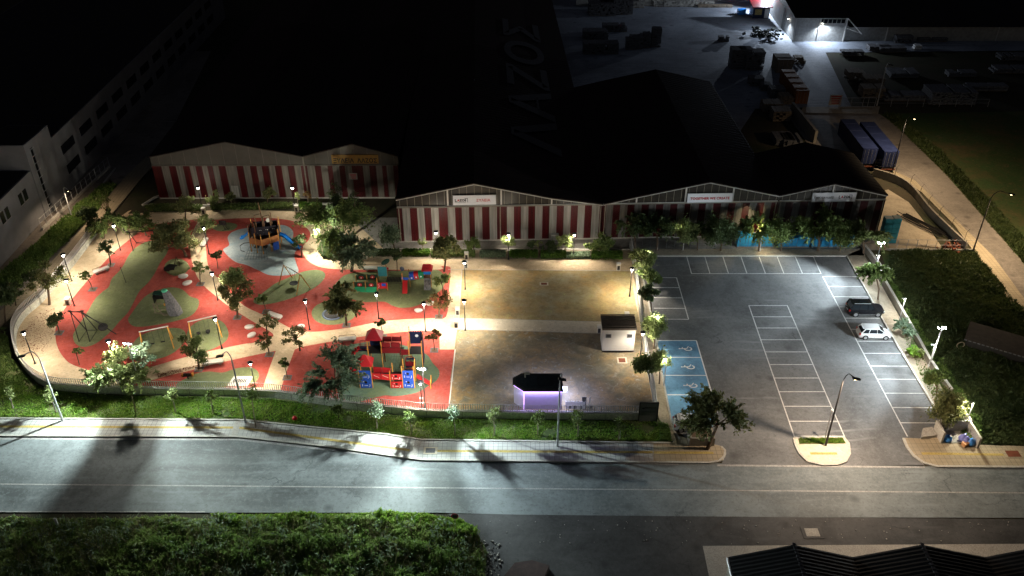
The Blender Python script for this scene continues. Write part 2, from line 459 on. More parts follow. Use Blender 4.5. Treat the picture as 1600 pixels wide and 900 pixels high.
# the small block beside the path
mark(b, (1057,433.5), (1076,499), .13, Z)
for y in (433.5,449,465,481.5,498.5): 
    x = 1057+(y-433.5)*.29; mark(b, (1012+(y-433)*.2,y), (x,y+.4), .13, Z)
# centre block
mark(b, (1170,477), (1241.5,683), .13, Z); mark(b, (1230,477), (1320,683), .13, Z)
for y in (477.3,494.9,512.4,530.8,549.8,569.6,590.6,612,634.8,658.2,681.5):
    mark(b, (1170+(y-477)*.347,y), (1230+(y-477)*.437,y), .13, Z)
# kerb side block
mark(b, (1285.5,432), (1418,682), .13, Z)
for y in (432,447.5,463.5,479.5,497,514.5,533,552,571.8,592.5,614.3,636.7,660.5):
    mark(b, (1285.5+(y-432)*.53,y), (1343+(y-432)*.578,y+.3), .13, Z)
b.build('bay_markings', 'line_paint')['kind'] = 'structure'
# blue accessible bays
sheet('accessible_bays', [(1026,532),(1088,532),(1120,640),(1112,672),(1052,670),(1041,616),(1034,581)], .02, 'blue_bay')
b = MB(); mark(b, (1026,532), (1088,532), .12, .028); mark(b, (1088,532), (1121,645), .14, .028)
for y in (558.5,586.6,617): mark(b, (1026+(y-532)*.2,y-.2), (1088+(y-532)*.3,y), .13, .028)
def wheelchair(b, px, py, s=.66):
    c = P(px, py, .03); q = lambda x, y: (c.x+x*s, c.y+y*s, .03)
    n = 14
    for k in range(n-4):
        a0 = R(-200+k*26); a1 = R(-200+(k+1)*26)
        b.face([q(.8*math.cos(a0),.62*math.sin(a0)),q(.8*math.cos(a1),.62*math.sin(a1)),q(.54*math.cos(a1),.38*math.sin(a1)),q(.54*math.cos(a0),.38*math.sin(a0))])
    for p, e, w in (((-.2,.1),(-1.4,.05),.2),((-1.0,.05),(-1.0,.5),.2),((-.2,.1),(.2,.75),.18)):
        d = Vector((e[0]-p[0],e[1]-p[1])).normalized(); m = Vector((-d.y,d.x))*w/2
        b.face([q(p[0]-m.x,p[1]-m.y),q(e[0]-m.x,e[1]-m.y),q(e[0]+m.x,e[1]+m.y),q(p[0]+m.x,p[1]+m.y)])
    b.lathe([(.16*s,0),(.16*s,.004)], q(-1.6,.05), 8)
for x, y in ((1075,545),(1079,573.5),(1083,602.5)): wheelchair(b, x, y)
b.build('accessible_markings', 'white_paint')['kind'] = 'structure'

# verge + pavements (real 12 cm kerbs)
VZ = .10
sheet('verge_ground', [(-260,560),(0,560),(20,560),(60,600),(130,612),(307,614),(431,618),(548,636),(661,648),(873,652),(1025,652),(1034,662),(1050,676),(1050,692),(660,687),(600,678),(500,669),(380,656),(0,654),(-260,654)], VZ, 'verge_soil')
PAVE = [(-260,651),(0,653),(380,655.5),(500,668),(600,677.5),(660,686.5),(1050,691.5),(1060,681),(1095,690),(1128,697),(1135,708),(1130,719),(1110,722),(660,717),(645,715),(500,695),(400,684),(370,681),(0,679.5),(-260,677)]
PV = .12
sheet('pavement', PAVE, PV, 'pavement_tiles', thick=.14)
sheet('warm_pavement', [(1021,691),(1052,691),(1060,681),(1095,690),(1127,697),(1134,708),(1129,719),(1110,721.5),(1021,721)], PV+.006, 'tan_tiles')
def kerbline(name, pts, hw=.13, z0=0, z1=.15, smooth=False, m='kerb'):
    b = MB(); ribbon(b, line_px(pts, z1, smooth), hw, z0, z1); o = b.build(name, m); o['kind'] = 'structure'; return o
kerbline('road_kerb', [(-260,677),(0,680),(370,681.5),(400,684.5),(500,695.5),(645,715.8),(662,717.7),(1108,722.3),(1124,719.5),(1132,712),(1133,703),(1127,697)], .11, 0, .14)
kerbline('verge_kerb', [(-260,651),(0,653),(380,655.5),(500,668),(600,677.5),(660,686.5),(1048,691.5)], .09, .05, .2)
b = MB()
for p, q in (((-260,665),(370,668)),((372,668),(640,703.5)),((672,704.5),(1020,706.5)),((1022,707),(1115,707.5))): mark(b, p, q, .34, PV+.012)
b.build('tactile_strip', 'tactile')['kind'] = 'structure'
for p, q in (((372,655.5),(366,681)),((656,686),(644,714))):
    b = MB(); mark(b, p, q, .7, PV+.014); b.build('plain_slab_strip', 'concrete')['kind'] = 'structure'
# pavement right of the exit
sheet('exit_pavement', [(1414,684),(1450,686),(1476,680),(1500,694),(1600,697),(1760,700),(1760,731),(1600,729),(1462,728),(1443,722),(1428,711),(1418,697)], PV, 'tan_tiles', thick=.14)
kerbline('exit_kerb', [(1760,733),(1600,729),(1464,728),(1443,722),(1428,711),(1418,698),(1412,684)], .13, 0, .15)
b = MB(); mark(b, (1440,708.5), (1760,713), .34, PV+.012); b.build('tactile_strip', 'tactile')['kind'] = 'structure'
# island with the street lamp
ISL = [(1241,684),(1320,683),(1326,692),(1328,708),(1322,720),(1308,725),(1285,725.5),(1262,720),(1249,707),(1243,694)]
sheet('traffic_island', ISL, .13, 'pale_paving', thick=.14)
kerbline('island_kerb', ISL+[ISL[0]], .12, 0, .16)
sheet('island_grass_bed', [(1247,684.5),(1317,684),(1322,693),(1249,694)], .137, 'verge_soil')
b = MB(); mark(b, (1266,708.5), (1308,708.5), .34, .145); b.build('tactile_strip', 'tactile')['kind'] = 'structure'
# strip between park wall and car park
sheet('path_strip', [(985,398),(998,398),(1013,468),(1026,531),(1034,580),(1041,615),(1052,670),(1062,684),(1048,690),(1040,672),(1030,655),(1022,618),(1014,581),(1002,505)], .11, 'tan_yard', thick=.1)
kerbline('bay_kerb', [(996,400),(1013,470),(1025.5,531),(1034,581),(1040.5,615),(1051,669),(1062,686)], .1, 0, .16)
kerbline('bay_kerb', [(998,399),(1323,399),(1402,538),(1479,666)], .12, 0, .17)
# planted strips round the car park
sheet('planted_strip', [(990,389),(1345,389),(1352,399),(1323,399),(998,399)], .1, 'tan_yard')
sheet('planted_strip', [(1323,399),(1345,389),(1360,415),(1390,468),(1420,520),(1463,590),(1500,655),(1500,668),(1479,667),(1402,540)], .1, 'tan_yard')
# field beyond the low wall, and the ground round about
sheet('rough_field', [(1375,391),(1522,391),(1620,520),(1750,700),(1760,702),(1600,699),(1500,694),(1480,660),(1440,580)], .02, 'rough_field')
sheet('side_road', [(1305,180),(1374,178),(1400,195),(1480,275),(1590,400),(1800,640),(1800,720),(1640,520),(1552,400),(1480,330),(1430,282),(1397,267),(1350,240)], .01, 'side_asphalt')
sheet('side_pavement', [(1362,268),(1397,267),(1430,282),(1480,330),(1552,400),(1640,520),(1800,720),(1800,790),(1620,530),(1522,393),(1490,350),(1440,300),(1420,288),(1395,274)], .12, 'tan_tiles', thick=.12)
sheet('far_field', [(1374,178),(1800,170),(1800,640),(1590,400),(1480,275),(1400,195)], .015, 'rough_field')
sheet('gate_pavement', [(1255,167),(1375,166),(1372,178),(1250,176)], .1, 'tan_yard')
sheet('side_yard', [(1372,300),(1388,296),(1420,316),(1447,350),(1475,391),(1372,391)], .02, 'tan_yard')
sheet('gate_forecourt', [(1228,176),(1372,178),(1400,195),(1440,250),(1397,267),(1300,262),(1262,225)], .012, 'side_asphalt')
sheet('yard_floor', [(860,-60),(1230,-40),(1300,62),(1700,56),(1700,78),(1290,82),(1330,166),(1180,170),(1120,260),(860,260)], .01, 'yard_concrete')
sheet('yard_floor', [(620,340),(955,340),(1380,340),(1380,391),(990,391),(700,391),(560,395),(520,340)], .01, 'dim_concrete')
# streets on the far side of the park
sheet('back_street', [(-200,560),(0,300),(100,200),(200,80),(330,80),(240,260),(150,350),(60,440),(0,500),(-120,640)], .0, 'side_asphalt')
sheet('side_verge', [(-60,480),(0,430),(40,395),(92,350),(112,338),(150,300),(172,280),(182,290),(150,330),(60,420),(20,455),(0,475),(-60,520)], .1, 'ground_soil')
sheet('tan_pavement', [(-80,560),(0,486),(35,452),(60,430),(110,378),(150,330),(165,310),(200,272),(228,245),(246,252),(215,285),(185,322),(150,362),(104,412),(64,452),(30,482),(6,505),(-60,580)], .12, 'tan_tiles', thick=.12)
kerbline('side_kerb', [(-60,484),(0,432),(90,352),(150,300),(180,262)], .12, 0, .16)

# ------------------------------------------------------------------ park ground
PZ = .06
sheet('park_paving', [(150,366),(200,330),(236,318),(330,326),(470,322),(500,324),(560,352),(600,389),(985,389),(1002,505),(1014,581),(1024,652),(873,652),(661,648),(548,636),(431,618),(307,614),(195,613),(124,610),(85,605),(62,596),(45,582),(30,560),(24,535),(27,515),(41,494),(67,471),(110,421)], PZ, 'cream_paving')
RED = 'rubber_red'
sheet('rubber_surface', [(87,530),(88,508),(100,484),(125,452),(150,424),(176,396),(200,376),(227,356),(253,349),(289,345),(310,343),(306,352),(299,368),(297,388),(300,409),(307,430),(318,446),(339,464),(357,478),(396,503),(426,521),(420,529),(396,535.5),(378,538),(325,549),(271,563),(223,577),(190,583),(156,581.5),(128,575),(107,566),(93,549)], .075, RED, True, k=4)
sheet('rubber_surface', [(324,346),(340,343),(360,341.5),(395,340.5),(420,340.5),(452,344),(472,351),(484,362),(483,374),(474,384),(473,395),(480,406),(492,414),(510,419),(548,421.3),(620,421.3),(688,421),(689,416),(702,416.5),(704,424),(701,460),(697,495),(676,497),(640,498.5),(605.6,501),(575,506),(548,511.5),(520,515.5),(490,518.3),(460,515),(430,500),(400,487),(382,478),(362,461),(345,440),(330,423),(324,410),(322,388),(321,365)], .075, RED, True, k=3)
sheet('rubber_surface', [(203,602),(225,597),(243,592.5),(266,586),(289,581),(342,567),(387,557),(431,548),(421,575),(411,605),(333,606)], .075, RED)
sheet('rubber_surface', [(438,610),(449,577),(460.5,546),(471,542),(500,536.5),(527,532),(560,526.5),(591,522.7),(625,519),(655,516.5),(687,518.3),(687,546),(710.5,546),(705,590),(700,641),(661,640),(590,632),(516,622)], .075, RED)
b = MB(); mark(b, (711.2,546), (701,641), .12, .085); b.build('rubber_edging', 'off_white')['kind'] = 'structure'
G = 'rubber_green'
def patch(pts, m=G, z=.087): return sheet('play_surface', pts, z, m, True)
patch([(114,525),(120,512),(133,493),(148,468),(160,456),(170,448),(175,435),(190,419),(203,396),(218,383),(236,376),(254,377),(263,386),(260,397),(250,411),(243,425),(232,441),(218,455),(208,474),(200,488),(187,502),(171,520),(151,536),(133,542),(119,538)])
patch([(200,500),(206,489),(220,470),(233,459),(253,451),(271,449),(286,453),(297,463),(310,468),(309,481),(297,494),(271,502.5),(236,509),(210,510)])
patch([(257,416),(264,407),(276,404),(290,408),(295,417),(289,427),(274,431),(261,426)])
patch([(333,355),(342,349),(355,347.5),(369,350),(370,355),(362,360),(346,361.5),(335,359)])
patch([(349,391),(358,383),(356,370),(366,361),(388,356),(422,354),(438,351.5),(450,354),(458,362),(458,375),(465,386),(460,398),(463,412),(466,425),(450,430),(422,430),(403,422),(385,414),(366,408)], 'rubber_blue', .083)
patch([(396,470),(410,458),(430,443),(450,434),(475,424),(497,421.5),(508,428),(503,440),(484,454),(452,467),(425,474),(405,476)])
patch([(522,449),(530,437),(548,427),(600,424),(672,421.5),(689,424.5),(696,438),(690,452),(672,466),(650,478),(627,481),(612,477),(600,471.5),(570,472),(548,467),(530,460)])
patch([(487,488),(496,476),(520,470),(545,474),(557,484),(552,497),(532,506),(508,507),(492,500)])
patch([(200,556),(203,544),(216,527),(235,518),(258,513),(280,513),(290,520),(288,533),(279,545),(262,556),(240,562),(218,565)])
patch([(292,537),(291,524),(298,510),(315,500),(335,498),(350,505),(357,520),(353,533),(335,544),(312,551),(298,548)])
patch([(275,601),(301,586),(324,580.5),(348,582),(369,575.5),(392,574),(404,582),(402,594),(385,602),(330,605),(290,606)])
patch([(525,570),(528,552),(544,540),(580,534),(620,537),(650,546),(668,555),(676,567),(686,579),(684,592),(670,603),(650,614),(620,619),(600,618),(575,624),(552,629),(534,620),(526,600)], 'rubber_teal')
# sand
sheet('sand_area', [(722,421.5),(984,423.5),(999,503.5),(860,501),(718,497)], .08, 'sand_ochre')
sheet('sand_area', [(714,513.8),(860,518),(1001,521),(1012,581),(1022,652),(873,651),(701,644),(704,590),(710,546)], .08, 'sand_grey')
sheet('pale_path', [(719,497.2),(860,501),(944,503.2),(944,520.5),(860,518),(715,513.6)], .09, 'pale_paving')
b = MB()
for p, q in (((700,421),(984,423)),((718,497),(944,503)),((714,514),(944,521)),((722,421),(717,497))): mark(b, p, q, .1, .096)
b.build('edging', 'kerb')['kind'] = 'structure'
# planting strip with kerb north of the walkway
sheet('planting_strip', [(560,391),(985,391),(985,405),(590,405)], .1, 'tan_yard')
sheet('planting_strip', [(215,318),(300,322),(500,318),(520,330),(480,331),(370,327),(300,330),(245,331),(200,334)], .1, 'ground_soil')
kerbline('planter_kerb', [(548,388.5),(990,388.5)], .12, 0, .3)
kerbline('planter_kerb', [(222,319.5),(330,320),(520,317)], .12, 0, .3)
kerbline('planter_kerb', [(222,319.5),(240,308),(252,304)], .12, 0, .3)
# man-hole covers
def manhole(px, py, label, w=.9, d=.7, m='rust', z=.1, frame='pale_paving'):
    t = thing('manhole_cover', label, 'manhole cover', P(px, py, z), group='manhole covers')
    a = MB().box((0,0,0), (w*1.5,d*1.5,.02)).build('frame', frame, t); c = MB()
    c.box((0,0,.014), (w,d,.02)); 
    for i in range(5): c.box((-w*.4+i*w*.2,0,.026), (.05,d*.85,.012))
    c.build('cover', m, t)
manhole(850,443.5,'small reddish drain cover alone in the middle of the ochre sand', .8, .5, z=.09)
manhole(857,594,'square reddish cover in pale frame behind the purple lit kiosk', .8,.8, z=.09)
manhole(972,563,'orange cover in pale frame just in front of the white cabin', .8,.8, z=.09)
manhole(672.5,704,'grey cover with pale surround set in the tiled pavement at its bend', 1.0,.7,'timber_grey', z=.14)
manhole(1583,709,'rusty brown cover in the pavement near the bin enclosure', 1.4,.9, z=.135, frame='tan_tiles')
manhole(1269,832,'worn pale cover lying in the dark dirt across the road', 1.3,1.0,'concrete', z=.03, frame='lot_gravel')
# ------------------------------------------------------------------ park wall and railings
WALL = [(150,368),(110,421),(67,471),(41,494),(27,515),(24,535),(30,560),(45,583),(62,598),(85,609),(124,613),(195,616),(307,617.5),(431,621.5),(548,639),(633,648),(661,651),(700,652.5),(873,655),(1024,656)]
WL = line_px(WALL, 0, True, 5)
def wall(name, label, line, z1, hw=.14, m='wall_concrete', cap=None, cat='wall', joints=0):
    t = thing(name, label, cat, (line[0][0], line[0][1], 0)); o = Vector((line[0][0], line[0][1]))
    L = [Vector(p[:2])-o for p in line]
    b = MB(); ribbon(b, L, hw, -.1, z1); b.build('wall_body', m, t)
    c = MB(); ribbon(c, L, hw+.03, z1, z1+.06); c.build('coping', cap or 'kerb', t)
    if joints:
        j = MB()
        for p, d in resample(L, joints): j.box((p.x,p.y,z1/2), (.04,hw*2+.012,z1-.01), rz=math.atan2(d.y,d.x))
        j.build('joints', 'dark_frame', t)
    return t
wall('park_wall', 'long low concrete wall curving round the playground above the grass verge', WL, 1.05, joints=4.0)
def railing(name, label, line, z0, h, step=.26, m='pale_metal', w=.075):
    t = thing(name, label, 'railing', (line[0][0], line[0][1], 0)); o = Vector((line[0][0], line[0][1]))
    L = [Vector(p[:2])-o for p in line]; b = MB()
    for p, d in resample(L, step): b.box((p.x,p.y,z0+h/2), (w,.02,h), rz=math.atan2(d.y,d.x))
    b.build('pales', m, t)
    r = MB(); ribbon(r, L, .02, z0+h-.05, z0+h-.01); ribbon(r, L, .02, z0+.05, z0+.09); r.build('rail', m, t)
    return t
railing('railing', 'pale upright bar railing along the top of the curved park wall', WL, 1.1, .95)
side = line_px([(985,386),(993,431),(1002,505),(1013,581),(1021,618),(1025,654)], 0)
wall('side_wall', 'straight concrete wall between the sand area and the car park', side, 1.0, .16)
railing('railing', 'grey bar railing on the straight wall beside the car park', side, 1.05, .9, .3, 'grey_metal')
lw = line_px([(1345,385),(1372,420),(1381,447),(1415,505),(1451,571),(1484,617)], 0)
wall('low_wall', 'low concrete wall holding back the dark weedy field beside the parking bays', lw, .9, .14, 'low_wall')
lw2 = line_px([(1494,640),(1515,668)], 0)
wall('low_wall', 'short end piece of low wall next to the bin enclosure', lw2, .9, .14, 'low_wall')
cw = line_px([(1363,274),(1385,280),(1410,291),(1428,307),(1450,335),(1480,365),(1508,391)], 0, True)
t = thing('retaining_wall', 'tall curved concrete wall holding the tiled pavement above the side yard', 'retaining wall', (cw[0][0],cw[0][1],0))
b = MB(); o = Vector(cw[0][:2]); L = [Vector(p)-o for p in cw]
b2 = offset_line([Vector((*p,0)) for p in L], 0)
ribbon(b, L, .15, -.1, 1.3); b.build('wall_body', 'low_wall', t)
b = MB()
for i, (p, d) in enumerate(resample(L, 3.6)):
    b.tube([(p.x,p.y,1.3),(p.x,p.y,2.6),(p.x+.35,p.y+.1,3.0)], .035, 5)
pp = [q for q, _ in resample(L, 3.6)]
for z, dx in ((1.9,0),(2.5,0),(2.95,.33)):
    for a, c in zip(pp, pp[1:]): b.tube([(a.x+dx,a.y,z),(c.x+dx,c.y,z)], .012, 3)
b.build('wire_posts', 'dark_frame', t)
t = thing('mesh_fence', 'thin mesh fence closing the side yard against the weedy field', 'fence', P(1385,391.5))
a = P(1385,391.5); c = P(1520,392.5); b = MB(); n = 9
for i in range(n+1):
    x = (c.x-a.x)*i/n; y = (c.y-a.y)*i/n; b.tube([(x,y,0),(x,y,1.9)], .035, 5)
for z in (.1,1.0,1.85): b.tube([(0,0,z),(c.x-a.x,c.y-a.y,z)], .025, 4)
b.build('posts_and_wires', 'grey_metal', t)
b = MB(); ribbon(b, [(0,0),(c.x-a.x,c.y-a.y)], .12, 0, .35); b.build('plinth', 'kerb', t)

# ------------------------------------------------------------------ striped warehouses
class Facade:
    def __init__(s, A, B):
        s.o = P(*A); q = P(*B); s.L = (q-s.o).length; s.u = (q-s.o).normalized(); s.n = Vector((-s.u.y, s.u.x, 0)); s.rz = math.atan2(s.u.y, s.u.x)
    def at(s, px, py):
        r = Vector(ray(px, py)); t = (s.o-Vector((0,0,CH))).dot(s.n)/r.dot(s.n); q = Vector((0,0,CH))+r*t
        return (q-s.o).dot(s.u), q.z
def stripes(b, xs, cols, z0, z1, y=0.0):
    # corrugated cladding: each panel is folded sheet
    for (a, c), m in zip(zip(xs, xs[1:]), cols):
        n = max(2, int(round((c-a)/.17))); w = (c-a)/n
        for k in range(n):
            x = a+k*w
            b.face([(x,y,z0),(x+w*.55,y,z0),(x+w*.55,y,z1),(x,y,z1)], m)
            b.face([(x+w*.55,y,z0),(x+w*.62,y+.05,z0),(x+w*.62,y+.05,z1),(x+w*.55,y,z1)], m)
            b.face([(x+w*.62,y+.05,z0),(x+w*.93,y+.05,z0),(x+w*.93,y+.05,z1),(x+w*.62,y+.05,z1)], m)
            b.face([(x+w*.93,y+.05,z0),(x+w,y,z0),(x+w,y,z1),(x+w*.93,y+.05,z1)], m)
def roof(t, prof, depth, th=.15, over=.35, m='roof_dark_red', rib=1.05):
    b = MB()
    for (xa, za), (xb, zb) in zip(prof, prof[1:]):
        b.add([(xa,-over,za),(xb,-over,zb),(xb,depth,zb),(xa,depth,za),(xa,-over,za+th),(xb,-over,zb+th),(xb,depth,zb+th),(xa,depth,za+th)],
              [(4,5,6,7),(0,4,7,3),(1,2,6,5),(0,1,5,4),(3,7,6,2)])
    o = b.build('roof', m, t)
    b = MB()
    for (xa, za), (xb, zb) in zip(prof, prof[1:]):
        y = -over+.5
        while y < min(depth, 60):
            b.tube([(xa,y,za+th+.015),(xb,y,zb+th+.015)], .03, 3, cap=False); y += rib
    b.build('roof_ribs', m, t)
def body(t, prof, depth, ztop, m='clad_grey'):
    b = MB(); x0, x1 = prof[0][0], prof[-1][0]
    b.face([(x0,.1,0),(x0,depth,0),(x0,depth,prof[0][1]),(x0,.1,prof[0][1])][::-1]); b.face([(x1,.1,0),(x1,depth,0),(x1,depth,prof[-1][1]),(x1,.1,prof[-1][1])])
    b.face([(x0,depth,0)]+[(x1,depth,0)]+[(x,depth,z) for x, z in prof[::-1]])
    b.build('side_walls', m, t)
FB = Facade((624,379),(1373,366))
def to_x(px, py): return FB.at(px, py)[0]
ZT, ZP = 5.9, .25
def shed(name, label, x0, prof, depth, xs, cols, truss_x, group, shade_sfx=''):
    o = FB.o+FB.u*x0; t = thing(name, label, 'warehouse', o, FB.rz, group)
    prof = [(x-x0, z) for x, z in prof]; xs = [x-x0 for x in xs]
    b = MB(); stripes(b, xs, cols, ZP, ZT); b.build('striped_wall', ['clad_cream'+shade_sfx,'clad_red'+shade_sfx], t)  # suffix picks the cladding copy with this shed's light level painted in
    b = MB(); w = prof[-1][0]-prof[0][0]
    b.box((w/2,.12,ZP/2), (w,.2,ZP)); b.build('plinth', 'concrete', t)
    # glazed gable
    b = MB(); lo = ZT+.12
    n = 40
    def zt(x):
        for (xa,za),(xb,zb) in zip(prof, prof[1:]):
            if xa-1e-6 <= x <= xb+1e-6: return za+(zb-za)*(x-xa)/(xb-xa)
        return prof[-1][1]
    for k in range(n):
        xa = prof[0][0]+w*k/n; xb = prof[0][0]+w*(k+1)/n
        if max(zt(xa), zt(xb)) > lo: b.face([(xa,.09,lo),(xb,.09,lo),(xb,.09,max(lo,zt(xb))),(xa,.09,max(lo,zt(xa)))])
    b.build('gable_panel', 'gable_glass', t)
    b = MB(); x = prof[0][0]+.5
    while x < prof[-1][0]-.3:
        if zt(x)-lo > .25: b.box((x,.06,(lo+zt(x))/2), (.05,.05,zt(x)-lo))
        x += 1.08
    b.build('glazing_bars', 'gable_bars', t)
    b = MB()
    for (xa,za),(xb,zb) in zip(prof, prof[1:]): b.tube([(xa,-.12,za-.12),(xb,-.12,zb-.12)], .13, 4)
    for x in truss_x: b.box((x-x0,-.06,(lo+zt(x-x0))/2), (.22,.1,zt(x-x0)-lo-.1))
    b.tube([(prof[0][0]+.1,-.06,lo-.02),(prof[-1][0]-.1,-.06,lo-.02)], .07, 4)
    b.build('truss', 'truss_white', t)
    for x in (.3, w*.5, w-.3):
        MB().tube([(x,-.1,ZP),(x,-.1,ZT)], .07, 6).build('downpipe', 'gable_bars', t)
    MB().tube([(prof[0][0],-.16,ZT+.02),(prof[-1][0],-.16,ZT+.02)], .08, 5).build('gutter', 'gable_bars', t)
    roof(t, prof, depth); body(t, prof, depth, 0)
    return t, x0
px = [617,627.5,639.5,651,662,673,684.5,698.7,710.5,721.2,732.5,741.2,753,764.5,776.2,792,803,814.2,825.7,836.5,848,859,870.5,881.5,892.5,903.5,914.2,925.5,937.5,942]
xs = [to_x(p, 318) for p in px]; xs[0] = 0
cl = [1,0]*20
p1 = [(0,7.3),(11.3,9.65),(22.5,7.1),(30.0,5.95)]
t1, _ = shed('striped_warehouse', 'red and cream striped shed with a clean white gable sign, behind the sand area', 0, p1, 140, xs, cl, [to_x(699,300),to_x(783,300),to_x(862,312)], 'striped warehouses')
xs2 = [30.0]; x = 30.0
for p in (942,948,958.5,969.5,981,992,1003,1014.5,1025.5,1037,1048,1059,1070.5,1081.5,1092.5,1103.5,1115,1127,1138.5,1149.5,1161,1172,1183,1194.5,1205.5,1218.3): xs2.append(to_x(p, 318))
xs2 = [30.05]+xs2[2:]
p2 = [(30.05,5.95),(34.9,7.1),(45.25,9.3),(55.75,6.9)]
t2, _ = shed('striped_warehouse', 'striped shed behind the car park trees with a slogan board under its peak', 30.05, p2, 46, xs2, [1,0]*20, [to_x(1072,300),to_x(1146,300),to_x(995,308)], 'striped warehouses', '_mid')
xs3 = [55.8]+[to_x(p, 316) for p in (1228,1240,1251,1263,1274,1286,1297.5,1309,1321,1333,1345,1357,1369)]+[71.7]
p3 = [(55.8,6.9),(63.5,8.7),(71.7,6.7)]
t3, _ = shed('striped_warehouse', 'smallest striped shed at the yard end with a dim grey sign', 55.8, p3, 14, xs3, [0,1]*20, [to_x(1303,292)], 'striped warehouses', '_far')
# sign boards
def board(t, x0, pxa, pya, pxb, pyb, label, yy=-.2, m='sign_white', frame=True):
    xa, z1 = FB.at(pxa, pya); xb, z0 = FB.at(pxb, pyb)
    s = thing('sign_board', label, 'sign', FB.o+FB.u*xa+Vector((0,0,z0))-FB.n*abs(yy), FB.rz, 'signs on the warehouse gables')
    b = MB(); b.box(((xb-xa)/2,0,(z1-z0)/2), (xb-xa,.08,z1-z0)); b.build('panel', m, s)
    b = MB(); w, h = xb-xa, z1-z0
    for c, d in (((w/2,-.01,0),(w+.1,.1,.06)),((w/2,-.01,h),(w+.1,.1,.06)),((0,-.01,h/2),(.06,.1,h)),((w,-.01,h/2),(.06,.1,h))): b.box(c, d)
    b.build('frame', 'grey_metal', s)
    return s, w, h
RX = (R(90),0,0)
def lazos(s, x, z, sz, m='sign_black'):
    text('L', sz*1.25, m, s, (x,-.06,z-.1*sz), RX, name='logo_letter', bold=.02)
    text('A', sz, 'sign_red' if m == 'sign_black' else m, s, (x+.75*sz,-.06,z), RX, name='logo_letter', bold=.02)
    text('ZOS', sz, m, s, (x+1.45*sz,-.06,z), RX, name='logo_letter', bold=.02)
    b = MB(); w = 3.75*sz
    b.box((x+w-.3*sz,-.055,z+sz*.98), (.9*sz,.02,.12*sz)); b.box((x+w+.12*sz,-.055,z+sz*.35), (.12*sz,.02,1.36*sz)); b.box((x+w/2-.1,-.055,z-sz*.38), (w*.9,.02,.05*sz))
    b.build('logo_bracket', 'sign_black', s)
s, w, h = board(t1, 0, 707.5, 304.5, 775, 318.5, 'white gable sign reading LAZOS and ΞΥΛΕΙΑ')
lazos(s, .25, h*.4, .48); text('ΞΥΛΕΙΑ', .55, 'sign_red', s, (w*.54,-.06,h*.36), RX, bold=.012)
s, w, h = board(t2, 0, 1074.5, 301.5, 1143, 314.5, 'gable sign reading TOGETHER WE CREATE in dark red')
text('TOGETHER WE CREATE', .55, 'sign_red', s, (w/2,-.06,h*.33), RX, align='CENTER', squeeze=.93, bold=.015)
s, w, h = board(t3, 0, 1270, 300.5, 1335, 313.3, 'dim gable sign with ΤΥΠΟΞΑΝΙΔΕΣ and the LAZOS logo')
text('ΤΥΠΟΞΑΝΙΔΕΣ', .45, 'sign_black', s, (.2,-.06,h*.36), RX, squeeze=.9); lazos(s, w*.6, h*.4, .5)
# giant roof lettering on the slope facing away from the first ridge
sl = math.atan2(9.65-7.1, 22.5-11.3)
hld = MB(); 
xr, zr = 14.0, 9.65-(14-11.3)*math.tan(sl)
xr, zr = 15.6, 9.65-(15.6-11.3)*math.tan(sl)
lt = text('ΛΑΖΟΣ', 11.0, 'roof_letter', t1, (xr+9.6*math.cos(sl),14,zr+.19-8.6*math.sin(sl)), (0,0,0), .005, 'roof_lettering', squeeze=1, bold=.25)
from mathutils import Matrix
lt.rotation_euler = (Matrix.Rotation(sl, 3, 'Y')@Matrix.Rotation(R(90), 3, 'Z')).to_euler(); lt.scale = (1.75,.95,1)
# clutter in front of the long striped sheds
def cyl_thing(): pass
t = thing('gate_cabinet', 'small grey electrical cabinet against the striped shed wall', 'cabinet', FB.o+FB.u*to_x(866,374)-FB.n*.7, FB.rz)
b = MB(); b.box((0,0,.7), (1.1,.5,1.4)); b.build('box', 'grey_metal', t); b = MB(); b.box((0,-.26,.7), (.9,.03,1.2)); b.build('door', 'timber_grey', t)
# blue sheets and teal crates beside the last shed
for i, (x0, x1, lab, hh) in enumerate(((1150,1206,'blue plastic sheeted stack behind the car park trees, nearest the slogan sign',2.4),(1214,1262,'blue sheeted stack in the middle of the row behind the trees',2.1),(1266,1330,'long blue sheeted stack nearest the yard corner',2.6))):
    a = P(x0,383); c = P(x1,382); t = thing('sheeted_stack', lab, 'stack', a, 0, 'blue sheeted stacks')
    b = MB(); w = c.x-a.x
    for k in range(5): b.box((w*(k+.5)/5, 0, hh*(.42+.06*math.sin(k*2.1))), (w/5*.96,1.2,hh*(.84+.12*math.sin(k*2.1))), rz=.04*math.sin(k))
    b.build('sheeting', 'blue_sheet', t); b = MB(); b.box((w/2,0,.06), (w,1.4,.12)); b.build('pallet', 'timber', t)
a = P(1372,384); c = P(1346,388); 
t = thing('mesh_fence', 'dark mesh fence between the car park tree row and the striped sheds', 'fence', P(990,389))
a = P(990,389); c = P(1345,388.5); b = MB()
for i in range(29): 
    x = (c.x-a.x)*i/28; y = (c.y-a.y)*i/28; b.tube([(x,y,0),(x,y,1.6)], .03, 4)
for z in (.15,.55,.95,1.35,1.6): b.tube([(0,0,z),(c.x-a.x,c.y-a.y,z)], .014, 3)
b.build('posts_and_wires', 'timber_grey', t)
t = thing('crate_stack', 'tall teal crate stack standing at the corner of the smallest striped shed', 'crate stack', P(1385,378))
b = MB()
for i in range(2):
    for k in range(5): b.box((i*1.25-.6,.1*i,.42+k*.84), (1.1,1.1,.78))
b.build('crates', 'teal_box', t)

